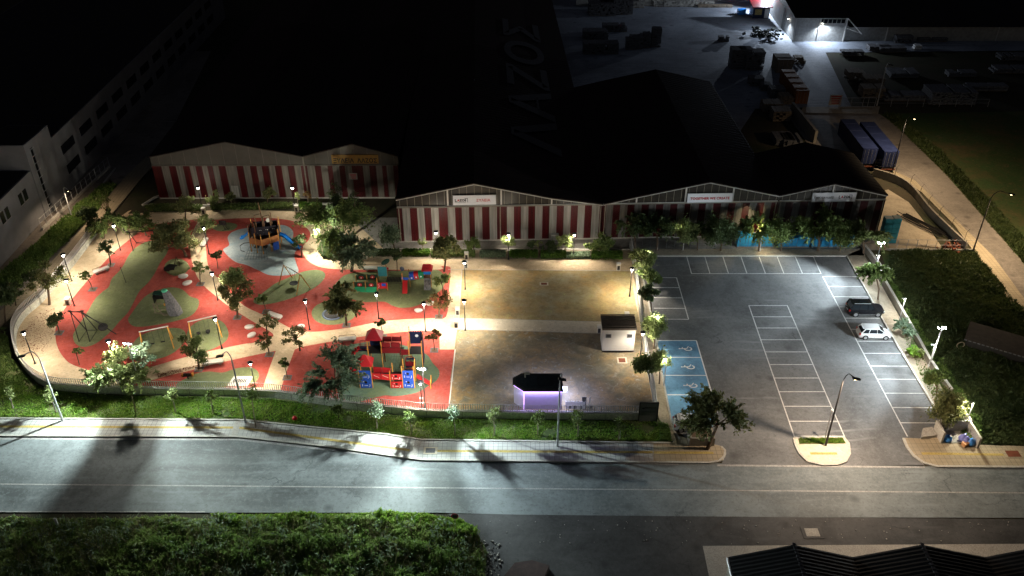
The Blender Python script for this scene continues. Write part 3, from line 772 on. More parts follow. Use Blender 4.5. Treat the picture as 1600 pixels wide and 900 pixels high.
# twin gable shed at the back
FA = Facade((250,311),(617,310)); t = thing('striped_warehouse', 'twin gable striped shed behind the ship playground with a yellow sign', 'warehouse', FA.o, FA.rz, 'striped warehouses')
pa = [238,252.5,264,275,286,296.5,305.5,315.7,324,332.5,341.5,352.5,369.8,380.3,390.7,401,409,420,429.5,440,449.6,460,470,480,492,501.5,512,519.5,530,539,549.6,567,577,587.5,597,604,614.5,626]
xa = [FA.at(p, 262)[0] for p in pa]; xa[0] = 0; xa[-1] = FA.L+.9
b = MB(); stripes(b, xa, [1,0]*19, .25, 5.85); b.build('striped_wall', ['clad_cream_shaded','clad_red_shaded'], t)
pr = [(0,7.45),(12.3,10.0),(24.0,7.5),(32.0,9.6),(38.9,7.5)]
b = MB(); 
for (xa_,za),(xb_,zb) in zip(pr, pr[1:]): b.face([(xa_,.04,5.97),(xb_,.04,5.97),(xb_,.04,zb),(xa_,.04,za)])
b.build('gable_panel', 'clad_grey', t)
b = MB(); b.box((FA.L/2+.4,-.03,5.92), (FA.L+.9,.12,.1)); b.box((24,-.05,3.7), (.22,.12,7.4)); x = 1.3
while x < 38.5: 
    zz = next(za+(zb-za)*(x-xa_)/(xb_-xa_) for (xa_,za),(xb_,zb) in zip(pr, pr[1:]) if xa_ <= x <= xb_)
    b.box((x,.03,(5.97+zz)/2), (.05,.03,zz-5.97)); x += 2.05
b.build('joint_strips', 'truss_dim', t)
roof(t, pr, 90); body(t, pr, 90, 0)
b = MB(); b.box((12.4,-.03,1.2), (1.1,.06,2.3)); b.build('door', 'clad_cream', t)
b = MB(); b.box((FA.L/2,.1,.12), (FA.L,.2,.24)); b.build('plinth', 'concrete', t)
xa1, z1 = FA.at(517.5,241.5); xb1, z0 = FA.at(592,254.8)
s = thing('sign_board', 'yellow gable sign with black letters ΞΥΛΕΙΑ ΛΑΖΟΣ', 'sign', FA.o+FA.u*xa1+Vector((0,0,z0))-FA.n*.12, FA.rz, 'signs on the warehouse gables')
b = MB(); b.box(((xb1-xa1)/2,0,(z1-z0)/2), (xb1-xa1,.06,z1-z0)); b.build('panel', 'sign_yellow', s)
text('ΞΥΛΕΙΑ  ΛΑΖΟΣ', .98, 'sign_black', s, ((xb1-xa1)/2,-.05,.18), RX, align='CENTER', squeeze=.9, bold=.03)
s = thing('notice_board', 'faint pinkish notice on the striped wall of the twin gable shed', 'notice', FA.o+FA.u*FA.at(552,275)[0]+Vector((0,0,FA.at(552,275)[1]))-FA.n*.1, FA.rz)
b = MB(); b.box((0,0,0), (1.3,.04,1.1)); b.build('panel', 'clad_cream', s)
b = MB()
for k in range(4): b.box((0.02*k,-.03,.36-k*.23), (1.0-.1*k,.02,.1))
b.build('writing_lines', 'sign_red', s)

# ------------------------------------------------------------------ modern building on the far street
t = thing('office_building', 'dark modern building with a tall window strip in its stair tower', 'building', P(90,323))
o = P(90,323); th = HZ(90,323,213)
def loc(px, py, z=0): q = P(px, py, z)-o; return q
q = loc(71.7,341); d = Vector((q.x,q.y,0)); W = 4.2
bx = -6.0
b = MB(); b.prism([(0,0),(0,4.2),(-6,4.2),(-8,0),(-8,-3.4),(-.2,-3.4)], 0, th); b.build('stair_tower', 'building_wall', t)
b = MB(); b.prism([(-.3,4.2),(-.3,100),(-40,100),(-40,4.2)], 0, th*.8); b.build('long_wing', 'building_wall', t)
for k in range(12):
    for lv in (3.2,6.6): MB().box((-.28,9+k*7.2,lv), (.1,4.6,1.5)).build('window', 'dark_window', t)
b = MB(); b.prism([(-.4,-3.4),(-.4,-50),(-40,-50),(-40,-3.4)], 0, th*.66); b.build('low_wing', 'building_wall', t)
b = MB(); b.prism([(-8.02,-3.38),(-40,-3.38),(-40,4),(-8.02,4)], 0, th*.93); b.build('upper_storey', 'building_wall', t)
for k, y in enumerate((-6.6,-8.0,-12.2,-13.6,-18,-19.4,-24)):
    b = MB(); b.box((-.38,y,5.6), (.08,.95,1.7)); f = b.build('window', 'dark_window', t)
    b = MB(); b.box((-.36,y,4.7), (.14,1.1,.08)); b.build('sill', 'concrete', f)
b = MB(); b.box((-.15,-1.0,th*.5), (.12,2.6,th*.82)); f = b.build('window_strip', 'dark_window', t)
b = MB()
for k in range(9): b.box((-.09,-1.0,th*.12+k*th*.097), (.06,2.6,.12))
for yy in (-2.3,.3): b.box((-.08,yy,th*.5), (.08,.1,th*.82))
b.build('mullion', 'grey_metal', f)
b = MB(); b.prism([(-.5,4.4),(-.5,99.8),(-39.8,99.8),(-39.8,4.4)], th*.8+.003, th*.8+.06); b.prism([(-.7,-3.6),(-.7,-49.8),(-39.8,-49.8),(-39.8,-3.6)], th*.66+.003, th*.66+.06); b.prism([(-8.3,-3.2),(-39.8,-3.2),(-39.8,3.8),(-8.3,3.8)], th*.93+.003, th*.93+.06); b.prism([(-.3,.1),(-.3,4),(-5.9,4),(-7.8,0),(-7.8,-3.2),(-.5,-3.2)], th+.003, th+.06)
b.build('flat_roof', 'roof_black', t)
t = thing('mesh_fence', 'pale post and mesh fence on a low kerb wall along the far street', 'fence', P(66,360))
a = P(66,360); c = P(172,262); b = MB(); n = 14
for i in range(n+1):
    x = (c.x-a.x)*i/n; y = (c.y-a.y)*i/n; b.tube([(x,y,0),(x,y,2)], .04, 5)
for z in (.5,1.2,1.95): b.tube([(0,0,z),(c.x-a.x,c.y-a.y,z)], .02, 4)
b.build('posts_and_wires', 'pale_metal', t)
b = MB(); ribbon(b, [(0,0),(c.x-a.x,c.y-a.y)], .14, 0, .4); b.build('plinth', 'kerb', t)

# ------------------------------------------------------------------ warehouse at the far yard
o = P(1238,65); hw = HZ(1238,65,28); t = thing('stucco_warehouse', 'long pale stucco warehouse with a black roof and wall lamps at the lit yard', 'warehouse', o)
xw = XY(o.y,1318,60).x-o.x
b = MB(); b.prism([(0,0),(xw,0),(xw,60),(0,60)], 0, hw)
b.add([(0,0,hw),(0,30,hw+4),(0,60,hw)], [(0,1,2)]); b.build('end_block', 'stucco', t)
b = MB(); b.prism([(xw+.1,.5),(150,.5),(150,60),(xw+.1,60)], 0, hw*.62); b.build('long_wall', 'stucco', t)
b = MB()
b.add([(-.4,-.5,hw+.1),(xw+.5,-.5,hw+.1),(xw+.5,30,hw+4.2),(-.4,30,hw+4.2),(xw+.5,60,hw+.1),(-.4,60,hw+.1)], [(0,1,2,3),(3,2,4,5)])
b.add([(xw+.6,-.4,hw*.62+.1),(150,-.4,hw*.62+.1),(150,30,hw+3.6),(xw+.6,30,hw+3.6)], [(0,1,2,3)])
b.build('roof', 'roof_black', t)
b = MB(); b.box((xw/2,-.06,hw-.05), (xw,.1,.18)); 
for x in (0,xw*.48,xw): MB().box((x,-.08,hw/2), (.3,.14,hw)).build('post', 'truss_white', t)
b.tube([(xw,-.1,hw),(xw+3.4,-1.6,hw-3.2),(xw+.3,-.1,hw-2.4)], .1, 4); b.tube([(xw,-.1,hw),(xw+3.4,-1.6,hw-3.2)], .14, 4)
for x in (22,48,74,100,126): MB().box((x,.42,hw*.3), (.25,.16,hw*.6)).build('post', 'truss_white', t)
b.build('canopy_bracket', 'truss_white', t)
b = MB()
for i in range(6): b.box((xw*.5+i*xw*.085,-.04,hw-.75), (xw*.07,.06,.9))
b.build('vent_openings', 'dark_window', t)
b = MB(); b.box((-.05,14,2.6), (.1,7,5.2)); f = b.build('door', 'truss_white', t)
for name, lc, tg in (('wall_lamp',(-.5,4.5,hw-1.4),(-6,3,0)),('wall_lamp',(6.2,-.5,hw-1.0),(7,-4,0)),('wall_lamp',(-.5,24,hw-.2),(-14,10,0))):
    lt = thing(name, {4.5:'small lit lamp on the gable end of the stucco warehouse near its corner',-.5:'bright lamp on the pale front wall of the stucco warehouse',24:'brightest yard lamp, high on the stucco warehouse gable end'}[lc[1]], 'lamp', o+Vector(lc), group='wall lamps of the stucco warehouse')
    MB().box((0,0,0), (.35,.3,.14)).build('housing', 'grey_metal', lt); MB().box((0,0,-.1), (.28,.24,.06)).build('diffuser', 'lamp_glow', lt)
    e = {4.5:4600,-.5:5200,24:13000}[lc[1]]
    spot('yard_light', o+Vector(lc)+Vector((-.1 if lc[1] > 0 else 0,-.1,-.2)), e, (.72,.84,1), o+Vector(tg), 165, .5, .1)
# kiosk in the yard
o = P(1176,29); t = thing('gatehouse', 'small gatehouse with a red sloping roof and lit windows in the far yard', 'hut', o)
k = XY(o.y,1201,29).x-o.x; hk = HZ(1176,29,12)
MB().box((k/2,2,hk/2), (k,4,hk)).build('walls', 'navy_panel', t)
b = MB(); b.add([(-.5,-.6,hk+.1),(k+.5,-.6,hk+.1),(k+.5,4.6,hk+1),(-.5,4.6,hk+1),(-.5,-.6,hk+.3),(k+.5,-.6,hk+.3),(k+.5,4.6,hk+1.2),(-.5,4.6,hk+1.2)], [(0,3,2,1),(4,5,6,7),(0,1,5,4),(1,2,6,5),(3,7,6,2),(0,4,7,3)]); b.build('roof', 'red_roof', t)
b = MB(); b.box((k*.3,-.03,hk*.6), (k*.42,.06,hk*.5)); b.build('window', 'notice_paper', t)
b = MB(); b.box((k*.82,-.03,hk*.48), (k*.26,.06,hk*.85)); b.build('door', 'white_paint', t)
b = MB(); b.box((-.03,2,hk*.6), (.06,2.6,hk*.5)); b.build('window', 'truss_white', t)
t = thing('boundary_wall', 'long grey block wall closing the far yard at the top of the scene', 'wall', P(900,9))
c = P(1205,1)-P(900,9); b = MB(); ribbon(b, [(0,0),(c.x,c.y)], .2, 0, 2.6); b.build('wall_body', 'concrete', t)

# ------------------------------------------------------------------ near building with black folded roof
zv, zp = 4.6, 6.2
o = P(1139,876,zv); o.z = 0; t = thing('ridged_roof_shed', 'building with a black ridged roof of repeated gables across the road', 'building', o)
def lx(px, py): q = XY(o.y, px, py); return q.x-o.x
xsr = [0, lx(1243,855), lx(1336,871), lx(1445,852), lx(1546,868)]; st = xsr[3]-xsr[1]
xsr += [xsr[3]+st, xsr[4]+st, xsr[3]+2*st]
zs = [zv if i % 2 == 0 else zp for i in range(len(xsr))]
b = MB()
for i in range(len(xsr)-1):
    y = .4; k = 0
    while y > -22:
        y2 = y-.2
        dz = .05
        z1, z2 = (dz, 0) if k % 2 else (0, dz)
        b.face([(xsr[i],y2,zs[i]+z2),(xsr[i+1],y2,zs[i+1]+z2),(xsr[i+1],y,zs[i+1]+z1),(xsr[i],y,zs[i]+z1)]); y = y2; k += 1
b.build('roof', 'roof_black', t)
b = MB()
for i in (1,3,5,7): 
    if i < len(xsr):
        y = .4
        while y > -22: b.box((xsr[i],y,zs[i]+.08), (.3,.26,.05)); y -= .42
b.build('ridge_caps', 'timber_grey', t)
b = MB(); b.box((xsr[-1]/2,0,zv/2-.1), (xsr[-1]-.2,.2,zv-.2)); b.box((.1,-11,zv/2), (.2,22,zv-.1)); b.build('walls', 'low_wall', t)
b = MB(); b.tube([(-.1,.3,zv-.05),(-.1,-22,zv-.05)], .09, 5); b.build('gutter', 'pale_metal', t)

# ------------------------------------------------------------------ white cabin
o = P(940.5,549); c = XY(o.y,990,549); t = thing('cabin', 'small white cabin with a dark slatted roof and two tiny windows', 'cabin', o)
w = c.x-o.x; hc = HZ(940.5,549,515); dp = 2.6
MB().box((w/2,dp/2,hc/2), (w,dp,hc)).build('walls', 'cabin_wall', t)
b = MB()
for i in range(24): b.box((w*(i+.5)/24,-.012,hc/2), (.02,.02,hc-.1))
b.build('cladding_joints', 'cream_box', t)
b = MB()
b.box((w/2,dp/2,hc+.06), (w+.3,dp+.3,.12))
for i in range(7): b.box((w/2,-.05+i*(dp+.1)/6,hc+.2+.02*i), (w+.3,.14,.1))
b.build('roof', ['cabin_roof'], t)
for x in (.17,.83):
    b = MB(); b.box((w*x,-.02,hc*.72), (.62,.05,.5)); f = b.build('window', 'dark_window', t)
    b = MB()
    for cc, d in (((0,.27),(.72,.06)),((0,-.27),(.72,.06)),((-.33,0),(.06,.5)),((.33,0),(.06,.5)),((0,0),(.62,.03))): b.box((w*x+cc[0],-.04,hc*.72+cc[1]), (d[0],.05,d[1]))
    b.build('frame', 'grey_metal', f)
b = MB(); b.box((w/2,-.1,.04), (w+.1,.5,.08)); b.build('base_slab', 'low_wall', t)
# ------------------------------------------------------------------ kiosk with purple led strip
o = P(803,640); xr = XY(o.y,877,640).x-o.x; hk = HZ(803,640,611)
t = thing('kiosk', 'low kiosk with a purple light strip under its black roof and solar panels', 'kiosk', o)
xf = XY(o.y-.0,815,640).x-o.x
pl = [(0,1.1),(1.15,0),(xr,0),(xr,2.6),(.9,2.6),(0,1.9)]
b = MB(); b.prism(pl, 0, hk); b.build('walls', 'kiosk_wall', t)
b = MB(); pr2 = [(-.15,1.1),(1.1,-.15),(xr+.12,-.15),(xr+.12,2.75),(.85,2.75),(-.15,1.95)]
b.prism(pr2, hk+.02, hk+.3); b.build('roof', 'roof_black', t)
b = MB(); ins = [(.2,1.2),(1.25,.12),(xr-.2,.12),(xr-.2,2.4),(1.05,2.4),(.2,1.85)]
b.prism(ins, hk+.28, hk+.32); b.build('roof_deck', 'solar', t)
for x in (2.0,3.5):
    b = MB(); b.box((x,1.2,hk+.55), (1.3,1.5,.05), rx=R(14)); f = b.build('solar_panel', 'solar', t)
b = MB(); b.box((1.5,2.2,hk+.55), (.6,.5,.5)); b.build('roof_unit', 'low_wall', t)
b = MB(); b.tube([(.0,1.06,hk-.06),(1.13,-.05,hk-.06),(xr,-.05,hk-.06)], .045, 5); b.tube([(1.13,-.05,0),(1.13,-.05,hk-.06)], .02, 4); b.build('light_strip', 'led_purple', t)
b = MB(); b.box((xr+.35,.8,hk-.5), (.6,.5,.45)); b.build('air_unit', 'grey_metal', t)
b = MB(); b.box((xr+.02,1.4,1.0), (.05,.9,2.0)); b.build('door', 'grey_metal', t)
b = MB()
for i in range(9): b.box((xr+.03,.2,.3+i*.0), (.02,.02,.02))
al = bpy.data.lights.new('led_light', 'AREA'); al.shape = 'RECTANGLE'; al.size = xr; al.size_y = .15; al.energy = 130; al.color = (.5,.38,1)
ao = bpy.data.objects.new('led_light', al); COL.objects.link(ao); ao.location = o+Vector((xr/2,-.22,hk-.05)); ao.rotation_euler = (R(-8),0,0)
for lx_, ly_, rz_, sz_ in ((xr+.35,1.3,90,2.4),(xr*.6,2.95,0,xr*.8)):
    l2 = bpy.data.lights.new('led_light', 'AREA'); l2.shape = 'RECTANGLE'; l2.size = sz_; l2.size_y = .15; l2.energy = 420; l2.color = (.55,.6,1)
    o2 = bpy.data.objects.new('led_light', l2); COL.objects.link(o2); o2.location = o+Vector((lx_,ly_,hk-.1)); o2.rotation_euler = (0,0,R(rz_))
# folded market furniture beside the kiosk
for i in range(7):
    q = P(886+i*4.2,640.5); t = thing('folded_chair', ['white folded chair leaning nearest the kiosk end','second white folded chair from the kiosk','third white folded chair from the kiosk','middle white folded chair of the row by the railing','fifth folded chair from the kiosk','sixth folded chair from the kiosk','last folded chair of the row, farthest from the kiosk'][i], 'folded chair', q, rz=.1*math.sin(i), group='folded chairs beside the kiosk')
    b = MB()
    for x in (-.18,.18): b.box((x,0,.62), (.05,.06,1.24), rx=R(-8))
    b.build('frame', 'white_paint', t)
    b = MB(); b.box((0,.03,.95), (.32,.04,.4), rx=R(-8)); b.build('backrest', 'white_paint', t); b = MB(); b.box((0,-.04,.45), (.32,.05,.42), rx=R(-12)); b.build('seat', 'timber_grey' if i % 2 else 'white_paint', t)
for i, (x, lab) in enumerate(((912,'folded dark panel leaning upright behind the white chairs'),(921,'tall narrow white panel standing at the end of the folded chairs'))):
    t = thing('display_stand', lab, 'stand', P(x,639)); MB().box((0,0,.85), (.5 if i == 0 else .12,.08,1.7), rx=R(-6)).build('board', 'timber_grey' if i == 0 else 'white_paint', t); MB().box((0,.2,.05), (.6,.3,.1)).build('foot', 'dark_frame', t)
# info board at the wall end
o = P(996.5,655.5); w = XY(o.y,1025,655).x-o.x; h = HZ(996.5,655.5,625.5); t = thing('information_board', 'dark information panel at the end of the park wall', 'sign board', o+Vector((0,-.35,0)))
MB().box((w/2,0,h/2), (w,.1,h)).build('panel', 'board_face', t)
b = MB()
for x in (0,w): b.box((x,-.01,h/2), (.1,.16,h+.06))
b.box((w/2,-.01,h), (w,.16,.1)); b.build('frame', 'black_metal', t)
b = MB(); b.lathe([(.16,0),(.16,.01)], (.4,-.06,h-.75), 12); b.box((w*.42,-.06,h-.74), (.55,.02,.12)); b.box((w*.72,-.06,h-.74), (.7,.02,.08)); b.box((w*.5,-.06,h-1.3), (w*.8,.02,.03)); b.box((w*.5,-.06,h-1.75), (w*.82,.02,.03)); b.build('printing', 'black_metal', t)
for i, (c_, d_) in enumerate(()): pass
o = P(973,654.5); t = thing('wall_plaque', 'pair of thin dark plates fixed on the park wall beside the information board', 'plaque', o+Vector((0,-.22,.45)))
for z in (0,.28): MB().box((.6,0,z), (1.1,.03,.2)).build('plate', 'black_metal', t)

# ------------------------------------------------------------------ bin enclosure, bags, planter
o = P(1469,694); t = thing('bin_enclosure', 'three sided concrete bin enclosure with rubbish bags on the pavement', 'bin enclosure', o)
w = XY(o.y,1526,694).x-o.x; dy = P(1476,679).y-o.y+.5
b = MB(); b.box((.1,dy/2,.8), (.22,dy,1.6)); b.build('side_wall', 'concrete', t); b = MB(); b.box((w-.3,dy/2-.4,.8), (.22,dy+.8,1.6)); b.build('side_wall', 'concrete', t)
b = MB(); b.box((w/2-.1,dy+.0,.8), (w-.25,.22,1.6)); b.build('back_wall', 'concrete', t)
b = MB(); b.box((w/2-.1,dy/2,.14), (w-.4,dy-.1,.04)); b.build('floor_slab', 'concrete', t)
b = MB(); b.prism([(-1.9,.6),(-.1,.9),(-.1,2.2),(-1.2,2.0)], 0, .5); b.build('sloping_block', 'concrete', t)
def bag(px, py, s, m, label, z=.15):
    b = MB(); b.lathe([(.1*s,0),(.42*s,.08*s),(.5*s,.35*s),(.38*s,.62*s),(.12*s,.8*s),(.16*s,.92*s)], (0,0,0), 12)
    for i, v in enumerate(b.v): b.v[i] = tuple(Vector(v)*(1+.13*mnoise.noise(Vector(v)*4+Vector((px,py,0)))))
    o = b.build('rubbish_bag', m, None, True, P(px, py, z)); tag(o, label, 'rubbish bag', 'rubbish bags in the bin enclosure')
bag(1479.5,689,.95,'trash_blue','light blue bag slumped against the near wall of the bin enclosure')
bag(1504,688.5,1.0,'trash_purple','blue bag lying at the back of the enclosure beside the orange scrap')
bag(1508.5,691.5,.95,'trash_purple','violet blue bag between the two other bags at the enclosure mouth')
bag(1515.5,694.5,.9,'trash_blue','blue bag nearest the open side of the enclosure')
b = MB(); b.box((0,0,.2), (.7,.5,.4), rz=.4); b.box((.25,.1,.42), (.4,.4,.1), rz=.9); tag(b.build('cardboard_scrap', 'box_orange', None, False, P(1508,695.5,.15)), 'crumpled orange cardboard lying among the blue bags', 'cardboard')
o = P(1077,697,.12); w = XY(o.y,1116,695).x-o.x; t = thing('planter', 'large square concrete planter box under the big tree at the exit', 'planter', o)
b = MB()
for c_, d_ in (((w/2,.1,.55),(w,.2,1.1)),((w/2,1.6,.55),(w,.2,1.1)),((.1,.85,.55),(.2,1.3,1.1)),((w-.1,.85,.55),(.2,1.3,1.1))): b.box(c_, d_)
b.build('box', 'low_wall', t); b = MB(); b.box((w/2,.85,.9), (w-.4,1.3,.1)); b.build('soil', 'soil', t)

# ------------------------------------------------------------------ containers and yard clutter
def container(px, py, topy, L, W, m, label, group, name='shipping_container', skids=True, rz=0, hh=None):
    o = P(px, py); H = hh or 4.0; t = thing(name, label, 'container', o, rz, group); z0 = 1.15 if skids else 0
    b = MB(); n = int(L/.45)
    for s in (0, W):
        for k in range(n):
            y = k*L/n; w = L/n; e = -.05 if s == 0 else .05
            b.face([(s,y,z0),(s,y+w*.5,z0),(s,y+w*.5,H),(s,y,H)]); b.face([(s+e,y+w*.5,z0),(s+e,y+w,z0),(s+e,y+w,H),(s+e,y+w*.5,H)])
            b.face([(s,y+w*.5,z0),(s+e,y+w*.5,z0),(s+e,y+w*.5,H),(s,y+w*.5,H)])
    b.face([(0,0,z0),(W,0,z0),(W,0,H),(0,0,H)]); b.face([(0,L,z0),(W,L,z0),(W,L,H),(0,L,H)]); b.build('side_panel', m, t)
    b = MB(); b.box((W/2,L/2,H+.02), (W+.06,L+.06,.06))
    for k in range(int(L/3)): b.box((W/2,1.5+k*3,H+.07), (W-.2,.1,.05))
    b.build('roof_panel', m, t)
    for s in (0,1):
        b = MB(); b.box((W*(.25+.5*s),-.06,(z0+H)/2), (W*.46,.06,H-z0-.2)); d = b.build('door', m, t)
        b = MB(); 
        for q in (-.12,.12): b.tube([(W*(.25+.5*s)+q*W,-.12,z0+.1),(W*(.25+.5*s)+q*W,-.12,H-.1)], .025, 4)
        b.build('lock_bar', 'grey_metal', d)
    if skids:
        b = MB(); b.box((W/2,L/2,1.0), (W*.5,L,.2)); b.build('chassis', 'black_metal', t)
        for y in (1.0,2.3,3.6):
            for s in (.25,W-.25):
                b = MB(); b.tube([(s-.2,y,.5),(s+.2,y,.5)], .5, 12); b.build('wheel', 'tyre', t)
        b = MB(); b.box((W/2,-.15,.8), (W,.1,.2)); b.build('bumper', 'rust', t)
    return t
container(1341.5,266,0,12.5,2.45,'container_blue','blue container trailer parked nearest the striped shed','parked container trailers','container_trailer',rz=R(0))
container(1374,271,0,12.5,2.45,'container_blue','blue container trailer parked on the road side of its twin','parked container trailers','container_trailer',rz=R(0))
container(1241,162,0,12,2.6,'container_orange','orange ribbed container standing left of the yard gate','yard containers',skids=False,hh=2.7)
container(1212,114,0,4,3.4,'timber','pale boxy container at the shadow edge of the lit yard','yard containers',skids=False,hh=2.9)
container(1353,60,0,5,2.4,'container_orange','rust red container against the dark long wall','yard containers',skids=False,hh=2.4)
# yard gate, red notice
o = P(1310,168); w = XY(o.y,1366,168).x-o.x; t = thing('yard_gate', 'pale pipe framed sliding gate across the yard entrance', 'gate', o)
b = MB()
for x in (0,w*.33,w*.66,w*.8,w): b.tube([(x,0,0),(x,0,2.0)], .05, 5)
b.tube([(0,0,2.0),(w,0,2.0)], .06, 5); b.tube([(0,0,.15),(w,0,.15)], .05, 5); b.tube([(0,0,1.0),(w,0,1.0)], .03, 4); b.build('frame', 'grey_metal', t)
b = MB()
for i in range(40): b.tube([(w*i/40,0,.15),(w*(i+1)/40,0,2.0)], .012, 3); b.tube([(w*(i+1)/40,0,.15),(w*i/40,0,2.0)], .012, 3)
b.build('mesh_infill', 'timber_grey', t)
o = P(1294,166); t = thing('notice_board', 'white board with rows of red writing beside the yard gate', 'notice', o)
MB().box((1.2,0,1.3), (2.4,.08,2.1)).build('panel', 'notice_pale', t); b = MB()
for k in range(4): b.box((1.2+.05*k,-.06,2.05-k*.46), (2.0-.1*k,.02,.22))
b.build('writing_lines', 'sign_red', t)
b = MB()
for x in (.1,2.3): b.box((x,.06,.4), (.08,.08,.8))
b.build('post', 'grey_metal', t)
t = thing('compound_wall', 'brownish compound wall running down to the blue trailers', 'wall', P(1236,178)); c = P(1300,258)-P(1236,178)
b = MB(); ribbon(b, [(0,0),(c.x*.6,c.y*.6)], .25, 0, 2.4); b.build('wall_body', 'low_wall', t)
t = thing('yard_fence', 'post fence along the kerb of the dark field beside the gate', 'fence', P(1366,167)); b = MB()
for i in range(8): b.tube([(i*3.2,0,0),(i*3.2,0,1.7)], .05, 5)
b.tube([(0,0,1.6),(22.4,0,1.6)], .03, 4); b.tube([(0,0,.8),(22.4,0,.8)], .03, 4); b.build('posts_and_wires', 'grey_metal', t)
def stack(px, py, w, d, h, m, label, rz=0, name='timber_stack'):
    o = P(px, py); t = thing(name, label, 'stack', o, rz, 'stacks in the yards'); b = MB(); n = max(2, int(h/.35)); random.seed(int(px*7+py))
    for k in range(n):
        nn = max(2, int(w/.5))
        for i in range(nn):
            if random.random() < .93: b.box((-w/2+w*(i+.5)/nn+random.uniform(-.03,.03), random.uniform(-.1,.1), .15+h*(k+.5)/n), (w/nn*.93, d*random.uniform(.85,1), h/n*.8))
    b.build('planks', m, t); b = MB()
    for y in (-d*.35,d*.35): b.box((0,y,.07), (w,.15,.14))
    b.build('bearer', 'timber', t)
YS = [
 (1150,105,3.2,3,4.2,'timber_grey','tall dark stack, first of the upright row before the orange container'),
 (1161,105,2.6,3,4.2,'timber_grey','tall dark stack, second of the upright row'),
 (1171,107,2.6,3,3.4,'timber_grey','slightly lower dark stack in the upright row'),
 (1181,106,2.6,3,3.8,'timber_grey','dark stack at the bright end of the upright row'),
 (1024,72,2.2,2,4.2,'timber_grey','narrow dark tower of planks alone in the dim yard'),
 (1007,73,2.4,2,3.2,'timber_grey','dark stack just beside the narrow plank tower'),
 (993,75,3,2.4,2.8,'timber_grey','squat dark stack at the shadow side of the plank tower'),
 (985,76,2.4,2,2.5,'timber_grey','small dark stack nearest the big roof valley'),
 (938,82,8,3,2.4,'timber_grey','wide dark stack half lost in the yard shadow'),
 (940,22,7,4,3,'timber_grey','dark lumber heap near the boundary wall, deep in shadow'),
 (958,19,7,4,3,'timber','long lumber stack catching yard light near the boundary wall'),
 (972,20,5,4,4,'timber_grey','dark machine like heap at the end of the lumber stacks'),
 (985,11,7,2,1.3,'concrete','pale slab stack beside the dark machine heap'),
 (1021,8,8,2,2.4,'concrete','tallest pale block in the row along the boundary wall'),
 (1041,9,7,2,1.3,'concrete','low pale slab stack, middle of the wall row'),
 (1060,9,8,2.6,1.4,'concrete','broad pale slab stack shining on top'),
 (1077,6,7,2,1.2,'concrete','pale slab stack close against the boundary wall'),
 (1117,11,9,1.5,.5,'timber','flat boards lying before the boundary wall'),
 (1212,150,3,2.6,1.8,'timber_grey','grey crate stack behind the notice board heap'),
 (1226,160,2.8,2.6,1.6,'timber','crate stack beside the orange container'),
 (1205,172,4,3,1.7,'timber','light brown stack near the corner of the compound wall'),
 (1218,186,3.4,3,2.0,'timber','light brown stack inside the compound wall'),
 (1222,222,3.4,4,1.2,'timber_grey','pale plank pile beside the dark roof edge'),
 (1234,224,3.4,4,1.2,'timber_grey','second pale plank pile beside the dark roof edge'),
 (1195,140,2,2,1.3,'timber_grey','small grey stack in the shadows below the upright row'),
 (1560,55,7,2,1.6,'timber_grey','silvery stack of bars by the far lit doorway'),
 (1392,80,6,2.5,1,'timber_grey','scattered boards in the dim strip before the long wall'),
 (1372,78,5,2.5,1,'timber_grey','second heap of scattered boards before the long wall'),
 (1432,77,1.6,1.6,1,'white_paint','small white block standing in the dark field'),
 (1360,150,4.5,3,2,'timber','pale machine like pile by the gate lamp post'),
 (1362,133,4,3,1.8,'timber','pale rubble pile behind the gate lamp post'),
 (1408,118,6,4,1,'timber_grey','bluish bars lying in the dark field'),
 (1590,92,9,3,1,'timber_grey','bundle of pale beams at the dark field edge'),
 (1580,112,9,3,1,'timber_grey','nearer bundle of pale beams at the dark field edge'),
 (1425,155,12,3,1.2,'timber_grey','low dark stack behind the post fence'),
 (1480,158,9,5,2.6,'timber_grey','boxy dark shape in the field behind the post fence'),
]
random.seed(22)
YS += [
 (1130,64,2.4,1.6,1.1,'timber_grey','small dark crate pile in the middle of the lit yard'),
 (1172,84,3,1.4,.7,'timber','thin board pile in front of the scrap heap'),
 (1100,8,5,1.6,1,'concrete','small pale slab pile at the boundary wall near the flat boards'),
 (1330,86,5,2,1,'timber_grey','flat dark boards left of the scattered boards before the long wall'),
 (1410,66,4,2,1.5,'timber_grey','dark crate pile standing right against the long wall'),
 (1455,64,7,1.6,.8,'timber_grey','low bars against the middle of the long wall'),
 (1515,60,9,2,1.6,'timber_grey','long grey bar stack near the far lit doorway'),
 (1500,118,6,2.4,.9,'timber_grey','faint boards in the middle of the dark field'),
 (1335,122,4,3,1.6,'timber','crate pile in the dark behind the gate mesh'),
 (1540,140,8,2.4,1,'timber_grey','faint boards at the dark field end of the post fence'),
 (1180,132,3,2.4,1.6,'timber_grey','grey crate pile below the upright row, roof side'),
 (1246,98,3,2,1.4,'timber','small crate pile beside the pale boxy container'),
 (930,60,6,3,2,'timber_grey','dark heap deep in the yard shadow beside the roof edge'),
 (960,48,6,2.4,1.6,'timber_grey','dark board pile between the lumber heaps and plank tower'),
]
for y in YS: stack(*y)
for i, (px_, py_, lab) in enumerate(((1193,22,'low blue bundle before the gatehouse window'),(1158,24,'blue drum like bundle on a cart in the lit yard'))):
    t = thing('blue_bundle', lab, 'bundle', P(px_, py_-2+i*0)); MB().tube([(-1.6+i*.6,0,.6),(1.6-i*.6,0,.6)], .55+.3*i, 10).build('roll', 'slide_blue', t); MB().box((0,0,.06), (3,1,.12)).build('base', 'timber', t)
b = MB(); random.seed(4)
